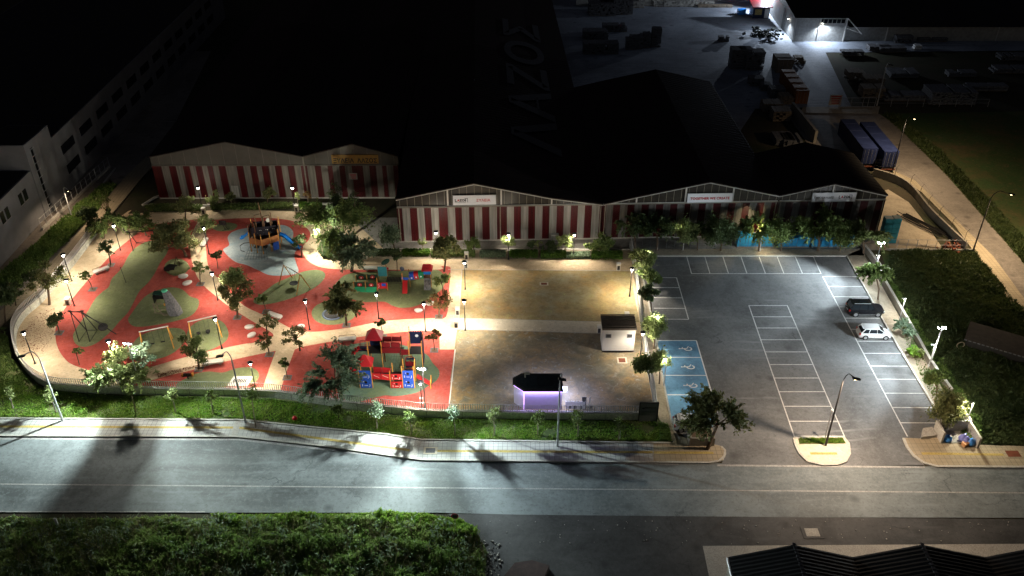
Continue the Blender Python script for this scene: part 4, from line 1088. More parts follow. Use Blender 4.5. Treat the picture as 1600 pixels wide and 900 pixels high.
for i in range(60): b.box((random.gauss(0,2.2),random.gauss(0,1.5),random.uniform(0,1.6)), (random.uniform(.2,1),random.uniform(.2,1),random.uniform(.1,.6)), rz=random.uniform(0,3), rx=random.uniform(-.6,.6))
tag(b.build('scrap_heap', 'dark_scrap', None, False, P(1194,57)), 'spiky dark scrap heap beside the stucco warehouse corner', 'scrap heap')
# fallen dark hut in the field
o = P(1510,540); t = thing('field_shed', 'low dark shed with a pale roof edge lying in the weedy field', 'shed', o, R(-32))
b = MB(); b.box((5,1.5,.6), (10.5,4,1.2)); b.build('walls', 'dark_frame', t); b = MB(); b.box((5,1.5,1.25), (10.9,4.4,.14)); b.build('roof', 'field_roof', t)
b = MB()
for i in range(22): b.box((-.3+i*.5,-.76,1.25), (.3,.05,.12))
b.build('roof_edge', 'timber_grey', t)
t = thing('rubble_heap', 'reddish brick rubble beside the foot of the curved retaining wall', 'rubble heap', P(1487,388)); b = MB(); random.seed(9)
for i in range(40): b.box((random.gauss(0,1),random.gauss(0,.7),random.uniform(0,.5)), (.4,.3,.2), rz=random.uniform(0,3), rx=random.uniform(-.5,.5))
b.build('bricks', 'rust', t)
t = thing('pipe_bundle', 'dark pipes lying along the foot of the curved retaining wall', 'pipes', P(1440,352)); b = MB(); random.seed(10)
for i in range(16): 
    x = random.uniform(-.8,1.4); b.tube([(x-2.2,3.2+random.uniform(-.6,.6),.1+random.random()*.3),(x+1.6,-3.4+random.uniform(-.6,.6),.1+random.random()*.3)], .06, 5)
b.build('pipes', 'dark_frame', t)
t = thing('rock_slab', 'dark flat slab jutting from the gravel at the edge of the dirt lot', 'rock', P(828,893)); b = MB(); b.prism([(-2.6,-1.2),(-1.4,.6),(.2,.9),(1.8,.3),(1.2,-1.2)], 0, .5); b.build('slab', 'rust_dark', t)
# ------------------------------------------------------------------ lamps
def bulb(name, loc, energy, color, radius):
    l = bpy.data.lights.new(name, 'POINT'); l.energy = energy; l.color = color; l.shadow_soft_size = radius
    o = bpy.data.objects.new(name, l); COL.objects.link(o); o.location = loc
def park_lamp(bx, by, ty, label, energy=1.0, col=(1,.88,.7), boxes=0, arm=False):
    o = P(bx, by, .06); h = min(6.0, max(3.6, HZ(bx, by, ty, .06)-.06))
    t = thing('park_lamp', label, 'lamp', o, group='park path lamps')
    b = MB(); b.tube([(0,0,0),(0,0,h-.5)], [.075,.05], 8); b.lathe([(.16,0),(.16,.05),(.09,.1),(.09,.3)], (0,0,0), 10); b.build('pole', 'black_metal', t)
    b = MB(); b.lathe([(.07,h-.5),(.1,h-.46),(.22,h-.14),(.22,h-.12)], (0,0,0), 14); b.build('lamp_bowl', 'lamp_glow', t, True)
    b = MB(); b.lathe([(.32,h-.12),(.34,h-.06),(.2,h),(.05,h+.05)], (0,0,0), 16); b.build('cap', 'black_metal', t, True)
    if boxes:
        b = MB(); b.box((.1,0,h*.36), (.16,.14,.22)); b.box((-.1,0,h*.36), (.16,.14,.14)); b.build('camera_box', 'white_paint', t)
    spot('lamp_light', o+Vector((0,0,h-.62)), 2050*energy, col, None, 148, .7, .14); bulb('lamp_light', o+Vector((0,0,h-.62)), 620*energy, col, .14)
    return t
PL = [
 (55,568,518,'lamp standing alone at the curved end of the park wall'),
 (112,439,396,'lamp beside the pale bench, farther of the two by the street wall'),
 (116.5,478,436,'lamp with a litter box at its foot behind the big ragged tree'),
 (188.5,391,350,'lamp by the lit pepper tree at the top corner of the wall'),
 (327,397,354,'lamp shining through yellow green leaves beside the short cream path'),
 (340.5,469,425,'lamp above the forked path next to the shaggy brown tree'),
 (346.7,544.5,496,'lamp standing in front of the bucket swing frame'),
 (398.5,603,566,'lamp near the fence beside the square grating'),
 (184,580,531,'lamp on the red rubber close to the floodlight mast'),
 (484,515,468,'lamp on the red rubber between two cream paths below the nest swing'),
 (592,498,457,'lamp in front of the low train playset'),
 (665,518,472,'lamp beside the round seat stone at the sand edge'),
 (727,452,408,'lamp at the far corner of the ochre sand area'),
 (727,516,468,'lamp at the pale path corner between both sand areas'),
 (983.7,463,418,'lamp at the wall end of the ochre sand area'),
 (1000,563,518,'lamp next to the white cabin and the straight wall'),
 (659.5,637,596,'lamp with small boxes beside the tall floodlight mast by the fence'),
 (316,324.7,291,'lamp behind the hedge in front of the twin gable shed, by the bare sapling'),
 (461.5,326,291,'lamp behind the hedge in front of the twin gable shed, by the white stakes'),
 (683,398,361,'unlit looking lamp rising behind the bushy tree by the long hedge'),
 (794.5,405,364,'lamp in the middle of the long hedge below the clean white sign'),
 (896,403,364,'lamp by the long hedge between the two lit round shrubs'),
]
DIM = {'unlit looking':.4}
for bx, by, ty, lab in PL:
    e = 1.0; c = (1,.88,.71)
    if 'unlit' in lab: e = .3
    if 'hedge' in lab: e = .85
    if 'sand' in lab: e = 1.5
    if by < 330: e = .22
    park_lamp(bx, by, ty, lab, e, c, boxes=(lab.startswith('lamp with small boxes') or 'middle of the long hedge' in lab))
def side_lamp(bx, by, ty, label, e, c=(1,.95,.75), white=True, tilt=-.2):
    o = P(bx, by, .1); h = max(3.2, min(5, HZ(bx, by, ty, .1)-.1)); t = thing('bay_lamp', label, 'lamp', o, group='slim lamps round the car park')
    b = MB(); b.tube([(0,0,0),(0,0,h)], .055, 6); b.build('pole', 'pale_metal' if white else 'black_metal', t)
    b = MB(); b.box((tilt,0,h+.02), (.6,.22,.08)); b.build('head', 'grey_metal', t)
    b = MB(); b.box((tilt,0,h-.03), (.45,.16,.03)); b.build('diffuser', 'lamp_glow', t)
    bulb('lamp_light', o+Vector((tilt,0,h-.2)), e, c, .12)
for a in [
 (1010,437,391,'slim lamp hidden in the pale tree top at the first car park corner',800,(1,.95,.7)),
 (1024,541,494,'slim lamp in the rounded tree above the blue bays',900,(1,.95,.72)),
 (1037,603,559,'slim lamp in the pepper tree right beside the blue bays',800,(1,.95,.72)),
 (1067,391,354,'slim lamp lighting a round tree green in the back tree row',1000,(1,1,.7)),
 (1187,392,355,'slim lamp glowing amber inside the back tree row',1000,(1,.8,.45)),
 (1366,429,400,'slim white lamp among the trees at the far bay corner',700,(.9,.95,1)),
 (1405.6,498,467,'slim white lamp between the two parked cars and the low wall',900,(.95,.95,.9)),
 (1449,577,539,'slim white lamp just below the bright floodlight mast by the low wall',900,(.95,.95,.9)),
 (1507,667,629,'slim lamp beside the round tree over the bin enclosure',1300,(1,.93,.72)),
 (505,402,358,'slim lamp lost in the bright leaves of the biggest dark tree',4200,(1,.97,.8)),
]: side_lamp(*a)
def mast(bx, by, ty, label, heads, z=.06):
    o = P(bx, by, z); h = HZ(bx, by, ty, z)-z; t = thing('floodlight_mast', label, 'floodlight mast', o, group='floodlight masts')
    b = MB(); b.tube([(0,0,0),(0,0,h)], [.09,.06], 8); b.box((0,0,.1), (.3,.3,.2)); b.build('pole', 'pale_metal', t)
    b = MB(); b.box((0,0,h-.05), (.9,.06,.06)); b.build('crossbar', 'grey_metal', t)
    n = len(heads)
    for i, (tx, ty_, e, ang, c) in enumerate(heads):
        x = (i-(n-1)/2)*(.8/max(1,n-1) if n > 1 else 0)
        tg = P(tx, ty_); p = Vector((x, 0, h+.1)); d = (tg-(o+p)).normalized()
        q = d.to_track_quat('-Z', 'Y').to_euler()
        hb = MB(); hb.box((0,0,.03), (.3,.22,.1)); f = hb.build('flood_head', 'grey_metal', t); f.location = p; f.rotation_euler = q
        gb = MB(); gb.box((0,0,-.03), (.25,.17,.02)); gl = gb.build('lens', 'flood_glow', f)
        spot('flood_light', o+p+d*.12, e, c, tg, ang, .5, .22)
CW = (.80,.93,1)
mast(222,611,538,'floodlight mast rising by the fence among pale pepper tree branches',[(-40,735,31000,74,(.86,1,.97)),(500,755,42000,74,(.86,1,.97)),(60,655,3400,100,(.9,1,.93)),(330,655,4200,110,(.9,1,.93)),(330,870,15000,40,(.9,1,.9)),(520,870,15000,36,(.9,1,.9)),(170,740,5200,118,(1,.93,.8)),(215,540,4200,112,(1,.95,.85))])  # verge and weed heads and the warm wedge fill are added for brightness
mast(665,646,577,'floodlight mast by the fence next to the red castle playset',[(500,805,21000,78,(.88,1,.97)),(690,900,17000,66,(.84,1,.97)),(930,790,42000,66,(.8,.96,1)),(540,665,1500,110,(.9,1,.93)),(790,672,3400,110,(.85,1,.95)),(620,870,9000,50,(.88,1,.9)),(620,580,4600,118,(1,.96,.9))])  # heads aimed at verge and weeds are added to brighten them
mast(1362,436,380,'floodlight mast at the far corner of the parking bays beside the trees',[(1260,500,5200,120,CW),(1120,450,24000,84,CW)],.1)
mast(1452,572,513,'floodlight mast behind the low wall halfway along the bays',[(1330,600,4200,125,CW),(1290,500,9000,100,CW),(1170,610,19000,75,CW)],.1)
# tall curved street lamps
def street_lamp(bx, by, bend, head, label, lit=None, hz=None, m='grey_metal'):
    o = P(bx, by, .12); h = HZ(bx, by, bend[1], .12)-.12; t = thing('street_lamp', label, 'street lamp', o, group='tall street lamps')
    q = XY(o.y, *head)-o; lx = q.x-(XY(o.y, *bend)-o).x
    if abs(lx) > 3: lx = math.copysign(3, lx)
    dy = -.6
    pts = [(0,0,0),(0,0,h*.85)]
    for k in range(1, 7): a = k/6*R(75); pts.append((lx*.5*(1-math.cos(a)), dy*.3*(1-math.cos(a)), h*.85+h*.15*math.sin(a)))
    pts.append((lx*.88, dy, h*1.0-.25)); 
    b = MB(); b.tube(pts, [.11,.08]+[.05]*7, 8); b.tube([(0,0,0),(0,0,1.0)], .13, 8); b.build('pole', m, t)
    b = MB(); b.box((lx,dy,h-.32), (.8,.3,.14), ry=R(12)*(1 if lx > 0 else -1)); hd = b.build('head', 'black_metal', t)
    b = MB(); b.box((lx,dy,h-.41), (.45,.22,.03)); b.build('lens', 'lamp_amber' if lit else 'timber_grey', hd)
    if lit: spot('street_light', o+Vector((lx,dy,h-.55)), lit[0], lit[1], o+Vector((lx*1.6,dy*2,0)), 165, .5, .15)
street_lamp(98,657,(53,547),(35.6,554),'tall grey street lamp on the pavement nearest the wall curve, switched off')
street_lamp(384,660,(357,547),(345,554),'thin grey street lamp in front of the square grating, switched off')
street_lamp(871,697,(869,583),(871.5,590),'street lamp on the pavement in front of the purple lit kiosk')
street_lamp(1290,696,(1322,582),(1334.5,593),'tall curved street lamp planted on the small traffic island',(10500,(1,.76,.55)),m='dark_frame')
street_lamp(1370,165,(1383,97),(1387,97),'pale street lamp standing at the yard gate',None,m='pale_metal')
street_lamp(1392,277,(1412,180),(1423,180),'dark street lamp between the blue trailers and the side road',(7500,(1,.74,.46)),m='black_metal')
street_lamp(1520,393,(1553,297),(1582,291),'curved street lamp at the corner of the mesh fence and side road',(9500,(1,.74,.46)),m='dark_frame')
street_lamp(112,338,(101,292),(110,282),'small curved lamp by the fence below the dark modern building',(1500,(1,.75,.5)),m='grey_metal')
o = P(1288,687,.14); t = thing('short_pole', 'short bare pole with a pale tip beside the island street lamp', 'pole', o); h = HZ(1288,687,641)
MB().tube([(0,0,0),(0,0,h)], .06, 6).build('shaft', 'grey_metal', t); MB().box((0,0,h), (.2,.16,.14)).build('tip', 'pale_metal', t)
t = thing('speed_sign', 'round speed limit sign reading 50 seen at the edge of the weeds', 'road sign', P(712,834)); h = HZ(712,834,806)
MB().tube([(0,0,0),(0,0,h+.2)], .035, 6).build('post', 'grey_metal', t)
b = MB(); b.lathe([(.36,-.01),(.36,.01)], (0,0,0), 22); d = b.build('disc', 'sign_red', t, loc=(0,-.05,h)); d.rotation_euler = (R(90),0,0)
b = MB(); b.lathe([(.27,0),(.27,.006)], (0,0,.012), 22); b.build('disc_face', 'timber_grey', d)
text('50', .34, 'sign_black', d, (0,-.12,.02), (0,0,0), .002, 'numerals', 'CENTER', bold=.012)
# ------------------------------------------------------------------ benches, litter boxes, seat stones
def bench(px, py, rz, label, L=2.2):
    t = thing('bench', label, 'bench', P(px, py, .08), rz, 'pale benches in the playground')
    b = MB(); b.prism([(-L/2,-.25),(-L/2+.18,-.36),(L/2-.18,-.36),(L/2,-.25),(L/2,.25),(L/2-.18,.36),(-L/2+.18,.36),(-L/2,.25)], .3, .48); b.build('seat', 'off_white', t)
    for x in (-L*.32, L*.32): MB().box((x,0,.15), (.3,.5,.3)).build('leg', 'low_wall', t)
    MB().tube([(-L/2+.1,.3,.5),(-L/2+.1,.3,.72),(L/2-.1,.3,.72),(L/2-.1,.3,.5)], .03, 5).build('back_rail', 'brown_wood', t)
bench(159,425,R(43),'pale bench facing the long green strip near the street wall')
bench(320,381,R(92),'pale bench on the short cream path beside the leafy lamp')
bench(430,496,R(-28),'pale bench where the cream path runs past the nest swing patch')
bench(543,533,R(8),'bench with a dark rail behind the castle playset')
bench(334,569,R(10),'bench with a dark rail on the lower cream path near the railings',2.4)
bench(583,422,R(0),'pale bench at the walkway behind the low train playset',2.6)
LB = [(319,334,'litter box at the hedge gap behind the small basket hoop'),(464,330,'litter box in the hedge line behind the ship playground'),(571,404,'open fronted pale litter box in the dark end of the long hedge'),
 (729,404,'litter box at the hedge corner, farther of two by the sand lamp'),(728,418,'litter box at the sand corner, nearer of two by the lamp'),(715,491,'litter box at the rubber edge just above the pale path'),(713,511,'litter box at the rubber edge just below the pale path'),
 (966,421,'litter box on the walkway near the straight wall'),(936,519,'dark fronted litter box beside the white cabin wall'),(979,499,'small pale box peeping over the cabin roof'),(108,476,'litter box leaning near the lamp behind the ragged tree'),(196,361,'litter box by the dark bush at the top corner of the park')]
for x, y, lab in LB:
    t = thing('litter_box', lab, 'litter box', P(x, y, .07), group='concrete litter boxes')
    MB().box((0,0,.5), (.55,.5,1.0)).build('body', 'cream_box', t); MB().box((0,-.26,.42), (.36,.03,.66)).build('front_panel', 'dark_frame', t); MB().box((0,0,1.03), (.6,.56,.07)).build('lid', 'off_white', t)
for i, (x, y, rx, rz, lab) in enumerate(((286.5,433.5,.7,.1,'rounded seat stone beside the green bowl mound'),(293,444,.68,.7,'oval seat stone nearest the rock climbing tower'),(390,513,.62,.15,'flat oval seat stone above its twin near the path fork'),(393.5,525.5,.62,.9,'tilted oval seat stone at the point of the cream paths'),(654,487,.55,0,'round flat seat stone on the red rubber by the sand lamp'),(672,476,.6,.3,'seat stone half hidden under the reddish tree'),(471,512,.5,0,'small pale seat stone behind the spindly tree by the path fork'))):
    b = MB(); b.lathe([(.7,0),(1,.18),(.96,.34),(.7,.42),(.2,.44)], (0,0,0), 18, sy=.66)
    s = rx; b.v = [(x_*s,y_*s,z_) for x_,y_,z_ in b.v]; o = b.build('seat_stone', 'off_white', None, True, P(x,y,.08)); o.rotation_euler = (0,0,rz); tag(o, lab, 'seat stone', 'rounded seat stones')

# ------------------------------------------------------------------ castle playset
o = P(573,606,.09); t = thing('castle_playset', 'big castle playset with red roofs, blue climbing panels and a curved slide', 'play structure', o)
def post(t, x, y, h, m='yellow_post', r=.055): b = MB(); b.box((x,y,h/2), (r*2,r*2,h)); b.lathe([(r*.9,h),(r*.9,h+.05),(.01,h+.09)], (x,y,0), 6); b.build('post', m, t)
TW = [(0,0,1.45,1.3),(4.95,0,1.35,1.3),(.7,3.6,1.6,1.5),(5.5,3.7,1.55,1.5)]
HT = [3.3,3.2,4.3,4.0]
for (x, y, w, d), h in zip(TW, HT):
    for sx in (-.5,.5):
        for sy in (0,1): post(t, x+sx*w, y+sy*d, h)
def pyramid(t, x, y, w, d, z, h, m):
    b = MB(); a = .22; top = [(x-.12,y+d/2,z+h),(x+.12,y+d/2,z+h)]
    v = [(x-w/2-a,y-a,z),(x+w/2+a,y-a,z),(x+w/2+a,y+d+a,z),(x-w/2-a,y+d+a,z)]+top
    b.add(v, [(0,1,5,4),(1,2,5),(2,3,4,5),(3,0,4),(3,2,1,0)]); b.build('roof', m, t)
pyramid(t, 0,0,1.45,1.3,3.3,1.1,'red_panel'); pyramid(t, .7,3.6,1.6,1.5,4.3,1.2,'red_roof')
def cpanel(t, x, y, z0, z1, w, m, name='climbing_panel', dec=True):
    b = MB(); b.box((x,y,(z0+z1)/2), (w,.07,z1-z0)); p = b.build(name, m, t)
    if dec:
        b = MB()
        for sx in (-.32,.32):
            b.box((x+sx*w,y-.05,z0+(z1-z0)*.32), (.07,.03,.3))
        b.box((x,y-.05,z0+(z1-z0)*.28), (w*.3,.03,.05)); b.box((x-.2*w,y-.05,z0+(z1-z0)*.75), (.1,.03,.08)); b.box((x+.25*w,y-.05,z0+(z1-z0)*.15), (.12,.03,.05)); b.build('motif', 'panel_white', p)
        b = MB(); b.lathe([(.17,-.01),(.17,.01)], (0,0,0), 10); h = b.build('hand_hole', 'sign_black', p, loc=(x,y-.045,z0+(z1-z0)*.66)); h.rotation_euler = (R(90),0,0)
for x, w in ((0,1.35),(4.95,1.25)):
    cpanel(t, x, -.04, .05, 1.32, w, 'blue_panel'); cpanel(t, x, -.04, 1.36, 2.6, w, 'blue_panel')
cpanel(t, 3.55, -.06, .05, .98, 1.35, 'red_panel'); cpanel(t, 3.55, -.04, 1.25, 2.1, 1.3, 'red_panel', 'barrier_panel')
for x, h in ((2.85,2.5),(2.9,2.5),): pass
post(t, 2.85, 0, 2.5); post(t, 3.0, 1.2, 2.7); 
for x, y, w, d, z in ((0,.65,1.4,1.3,1.5),(4.95,.65,1.3,1.3,1.5),(.7,4.35,1.55,1.5,2.3),(5.5,4.45,1.5,1.5,2.1),(3.5,.6,1.4,1.2,1.4)):
    MB().box((x,y,z), (w,d,.08)).build('deck', 'dark_frame', t)
# bridge at the front with sloped red barriers
for yy, zz in ((.0,0),(1.15,.0)):
    b = MB()
    for k in range(2):
        xa = .8+k*1.02; b.add([(xa,yy,1.35-k*.1),(xa+.96,yy,1.25-k*.1),(xa+.96,yy,2.1-k*.1),(xa,yy,2.2-k*.1),(xa,yy+.06,1.35-k*.1),(xa+.96,yy+.06,1.25-k*.1),(xa+.96,yy+.06,2.1-k*.1),(xa,yy+.06,2.2-k*.1)], [(0,1,2,3),(7,6,5,4),(3,2,6,7),(0,4,5,1),(1,5,6,2),(0,3,7,4)])
    p = b.build('barrier_panel', 'red_panel' , t)
    if yy == 0:
        b = MB()
        for k in range(2): b.box((1.3+k*1.02,-.02,1.72), (.7,.02,.05), ry=R(28))
        b.build('motif', 'panel_white', p)
MB().box((1.8,.6,1.3), (2.1,1.1,.07)).build('bridge_deck', 'dark_frame', t)
# back bridge
for yy in (3.75,4.9):
    b = MB()
    for k in range(2): b.box((2.05+k*1.12,yy,3.45-.0*k), (1.05,.06,.7)); 
    b.build('barrier_panel', 'dark_red_panel', t)
b = MB(); b.box((2.6,3.7,2.65), (2.4,.06,.8)); b.box((4.2,3.7,2.4), (1.2,.06,.8)); b.build('barrier_panel', 'dark_red_panel', t)
MB().box((2.7,4.35,2.2), (2.7,1.1,.07)).build('bridge_deck', 'dark_frame', t)
for x, y, h in ((3.75,3.7,3.6),(3.75,4.9,3.9),(1.6,4.9,3.6)): post(t, x, y, h, 'brown_wood')
b = MB(); b.box((.7,5.1,3.2), (1.5,.06,1.9)); b.build('back_panel', 'navy_panel', t)
b = MB(); b.box((5.5,5.2,3.4), (1.5,.06,1.7))
for k in range(5): b.box((4.95+k*.28,5.2,4.32), (.16,.06,.16))
b.build('battlement_panel', 'navy_panel', t)
b = MB(); b.lathe([(.2,-.01),(.2,.01)], (0,0,0), 12); h = b.build('badge', 'panel_white', t, loc=(5.6,5.14,3.75)); h.rotation_euler = (R(90),0,0)
b = MB(); b.box((6.35,4.4,2.2), (.06,1.5,3.6)); b.build('side_panel', 'navy_panel', t)
post(t, 4.72, 5.3, 5.0, 'brown_wood', .04)
# arched window frames and stairs between the right towers
for yy, zz in ((2.6,1.7),(1.4,.9)):
    b = MB(); pts = [(4.95+ .55*math.cos(a), yy, zz+.55+.35*math.sin(a)) for a in [math.pi*k/8 for k in range(9)]]
    b.tube([(5.5,yy,zz-.5)]+pts+[(4.4,yy,zz-.5)], .05, 5); b.box((4.95,yy,zz-.2), (1.1,.06,.7)); b.build('arch_frame', 'dark_red_panel', t)
b = MB()
for k in range(6): b.box((4.95,1.4+k*.38,.3+k*.28), (1.1,.3,.06))
b.build('stairs', 'navy_panel', t)
# curved red slide to the left and its rail box
b = MB(); N = 14; pts = []
for k in range(N+1):
    a = R(95)+R(200)*k/N; pts.append((-1.0+1.15*math.cos(a)-.2, 3.3+1.25*math.sin(a)+.0, 2.2-1.95*(k/N)))
for (p, q) in zip(pts, pts[1:]):
    p, q = Vector(p), Vector(q); d = (q-p); n = Vector((-d.y,d.x,0)).normalized()*.3; u = Vector((0,0,.3))
    b.face([p-n,q-n,q+n,p+n]); b.face([p-n,p-n+u,q-n+u,q-n]); b.face([p+n,q+n,q+n+u,p+n+u])
b.build('curved_slide', 'red_panel', t)
b = MB()
for z in (2.4,3.2): b.tube([(-1.2,4.9,z),(0,4.9,z)], .03, 5); b.tube([(-1.2,4.2,z),(0,4.2,z)], .03, 5)
for x, y in ((-1.2,4.9),(-1.2,4.2),(-.6,4.9)): b.tube([(x,y,2.3),(x,y,3.2)], .03, 5)
b.build('platform_rail', 'dark_red_panel', t); MB().box((-.65,4.5,2.3), (1.3,.9,.07)).build('deck', 'navy_panel', t)
# small red ramp at the right with two yellow posts
b = MB(); b.add([(5.9,.2,1.3),(7.5,-.1,.35),(7.5,.7,.35),(5.9,1.0,1.3)], [(0,1,2,3)]); b.add([(5.9,.2,1.3),(7.5,-.1,.35),(7.5,-.1,.6),(5.9,.2,1.6)], [(0,1,2,3)]); b.build('ramp', 'red_panel', t)
for x, y in ((7.5,-.1),(7.5,.8)): post(t, x, y, 1.2)
# rope net between
b = MB()
for k in range(6): b.tube([(2.2+k*.32,2.6,.05),(2.7+k*.3,3.6,2.1)], .015, 3)
for k in range(5): b.tube([(2.25+k*.1,2.7+k*.2,.3+k*.4),(3.85+k*.08,2.7+k*.2,.3+k*.4)], .015, 3)
b.build('climbing_net', 'net_rope', t)

# ------------------------------------------------------------------ ship playset
o = P(412,397,.09); t = thing('ship_playset', 'wooden pirate ship playset with masts and blue slides on the pale blue patch', 'play structure', o)
bow = (0,0); LA = [(0,0),(-.95,.35),(-1.9,.7)]; RA = [(0,0),(1.05,.75),(2.1,1.6)]; BK = [(-2.2,3.6),(1.7,4.2)]
for x, y in LA+RA[1:]+BK+[(-2.1,2.2),(2.0,3.0)]: post(t, x, y, 3.2 if y < 3 else 3.8, 'wood_post', .06)
def wallp(a, c, z0, z1, m, name, dec=None, top=0):
    b = MB(); a = Vector((*a,0)); c = Vector((*c,0)); n = Vector((-(c-a).y,(c-a).x,0)).normalized()*.03; u = c-a
    q = [a+u*.06, c-u*.06]
    v = []
    for s in (n,-n): v += [q[0]+s+Vector((0,0,z0)), q[1]+s+Vector((0,0,z0)), q[1]+s+Vector((0,0,z1+top)), q[0]+s+Vector((0,0,z1))]
    b.add(v, [(0,1,2,3),(7,6,5,4),(3,2,6,7),(0,4,5,1),(1,5,6,2),(0,3,7,4)]); return b.build(name, m, t)
for a, c in ((LA[0],LA[1]),(LA[1],LA[2]),(RA[0],RA[1]),(RA[1],RA[2])): wallp(a, c, 1.35, 2.35, 'orange_wood', 'hull_panel')
for a, c in (((-1.9,.7),(-2.1,2.2)),((2.1,1.6),(2.0,3.0)),((-2.1,2.2),(-2.2,3.6)),((2.0,3.0),(1.7,4.2)),((-2.2,3.6),(1.7,4.2))): wallp(a, c, 1.4, 3.3, 'ship_dark', 'hull_panel')
MB().prism([(0,.1),(-1.9,.8),(-2.1,3.6),(1.7,4.1),(2.0,1.7)], 1.25, 1.33).build('deck', 'brown_wood', t)
b = MB()
for x, y, w in ((-1.4,1.7,.85),(-.5,1.9,.85),(.4,2.1,.85),(1.3,2.4,.8)): b.box((x,y,2.7), (w,.06,1.4), rz=.2)
p = b.build('cabin_panel', 'ship_dark', t); b = MB()
for x, y in ((-.5,1.85),(.4,2.05),(1.3,2.35)): b.box((x-.1,y,2.9), (.1,.03,.06)); b.box((x+.12,y,2.9), (.12,.03,.06), ry=.5)
b.build('motif', 'panel_white', p)
for x, y, h, hh in ((-1.9,.9,4.3,.9),(-1.0,2.0,5.3,1.0),(.1,2.2,5.0,1.0)):
    b = MB(); b.tube([(x,y,3.0),(x,y,h),(x+.9,y+.2,h+.15),(x+.9,y+.2,3.0)], .085, 5); b.build('top_frame', 'brown_wood', t)
b = MB(); b.tube([(-.4,3.6,1.3),(-.75,3.9,6.4)], [.13,.08], 6); b.build('mast', 'brown_wood', t)
b = MB(); b.tube([(.9,3.4,1.3),(.9,3.4,5.0)], [.11,.07], 6); b.build('mast', 'brown_wood', t)
b = MB(); b.lathe([(.3,-.02),(.3,.02)], (0,0,0), 14); h = b.build('ship_wheel', 'off_white', t, loc=(.5,3.1,3.9)); h.rotation_euler = (R(70),0,0)
for nm, pts in (('slide',[(2.0,2.4,1.9),(2.9,2.0,1.75),(4.7,1.2,.45),(5.2,1.0,.4)]),('slide',[(-2.0,3.0,2.0),(-2.5,3.0,1.9),(-3.5,3.0,1.0),(-4.0,3.0,.9)])):
    b = MB()
    for p, q in zip(pts, pts[1:]):
        p, q = Vector(p), Vector(q); d = q-p; n = Vector((-d.y,d.x,0)).normalized()*.28; u = Vector((0,0,.28))
        b.face([p-n,q-n,q+n,p+n]); b.face([p-n,p-n+u,q-n+u,q-n]); b.face([p+n,q+n,q+n+u,p+n+u])
        b.face([p-n-Vector((0,0,.05)),q-n-Vector((0,0,.05)),q+n-Vector((0,0,.05)),p+n-Vector((0,0,.05))])
    b.build(nm, 'slide_blue', t)
b = MB(); b.tube([(-1.9,1.0,1.4),(-2.9,.9,1.3),(-3.5,.8,.9),(-3.4,.6,.2),(-2.9,.6,.1)], .045, 6); b.build('grab_hoop', 'black_metal', t)
b = MB(); b.add([(1.3,.9,.05),(2.0,1.35,.05),(2.0,1.5,1.3),(1.3,1.05,1.3)], [(0,1,2,3)]); b.build('ladder_panel', 'blue_panel', t)
b = MB()
for k in range(9): b.tube([(-1.9+k*.28,.4-.1*k*.0,1.2),(-2.4+k*.42,-1.6,.06)], .02, 3)
for k in range(5): b.tube([(-2.0-.1*k,.1-.4*k,1.0-.23*k),(.4+.15*k,.1-.4*k,1.0-.23*k)], .02, 3)
b.build('climbing_net', 'net_teal', t)
b = MB()
for x, y in ((-1.2,1.2),(0,1.3),(1.0,1.9)): b.box((x,y,.5), (.7,.7,.08)); b.tube([(x,y,0),(x,y,.5)], .05, 5)
b.build('stepping_stool', 'dark_frame', t)

# ------------------------------------------------------------------ low train playset
o = P(554,454,.09); t = thing('train_playset', 'long low playset with hedge panels, a bridge, red slide and a roofed house', 'play structure', o)
def X(px, py): q = P(px, py, .09)-o; return (q.x, q.y)
for px_, py_, h in ((554,453,1.3),(572,454,1.5),(590.5,454,2.0),(606,454,1.2),(557,443,1.3),(574,442,1.3),(592,438,2.2),(606,437,2.2),(630,452,2.6),(641,448,2.0),(664,445,2.8),(674,448,2.8),(640,440,2.0)):
    x, y = X(px_, py_); post(t, x, y, h, 'wood_post', .06)
for (p, q) in (((554,453),(572,454)),((572,454),(590,454)),((557,443),(574,442)),((574,442),(592,441))):
    a, c = X(*p), X(*q); wallp2 = MB(); w = c[0]-a[0]
    MB().box(((a[0]+c[0])/2,(a[1]+c[1])/2,.95), (w*.92,.06,.75)).build('fence_panel', 'hedge_panel', t)
    if p[1] > 450: 
        b = MB(); b.add([((a[0]+.1),a[1]-.05,.6),(c[0]-.1,c[1]-.05,.6),(c[0]-.1,c[1]-.5,.05),(a[0]-.1,a[1]-.5,.05)], [(3,2,1,0)]); b.build('ramp', 'green_panel', t)
    m = MB(); m.lathe([(.32,-.03),(.3,.03)], (0,0,0), 10, sy=.8); h = m.build('flower_motif', 'red_panel', t, loc=((a[0]+c[0])/2,(a[1]+c[1])/2-.08,.95)); h.rotation_euler = (R(90),0,0)
    m = MB(); m.lathe([(.1,0),(.1,.02)], (0,0,.03), 8); m.build('flower_centre', 'panel_white', h)
a, c = X(590.5,454), X(606,454); w = c[0]-a[0]
p = MB().box(((a[0]+c[0])/2,a[1]-.05,.85), (w,.06,.95)).build('counter_panel', 'red_panel', t)
b = MB(); b.box(((a[0]+c[0])/2+.2,a[1]-.1,1.0), (.55,.03,.42)); b.build('window', 'blue_panel', p)
b = MB()
for i in range(6): b.box((a[0]+.15+.12*(i % 2),a[1]-.1,.6+.11*i), (.07,.03,.07))
b.build('motif', 'panel_white', p)
a, c = X(592,438), X(606,437)
MB().box(((a[0]+c[0])/2,a[1]-.1,1.5), (c[0]-a[0],.06,1.5)).build('back_panel', 'teal_box', t)
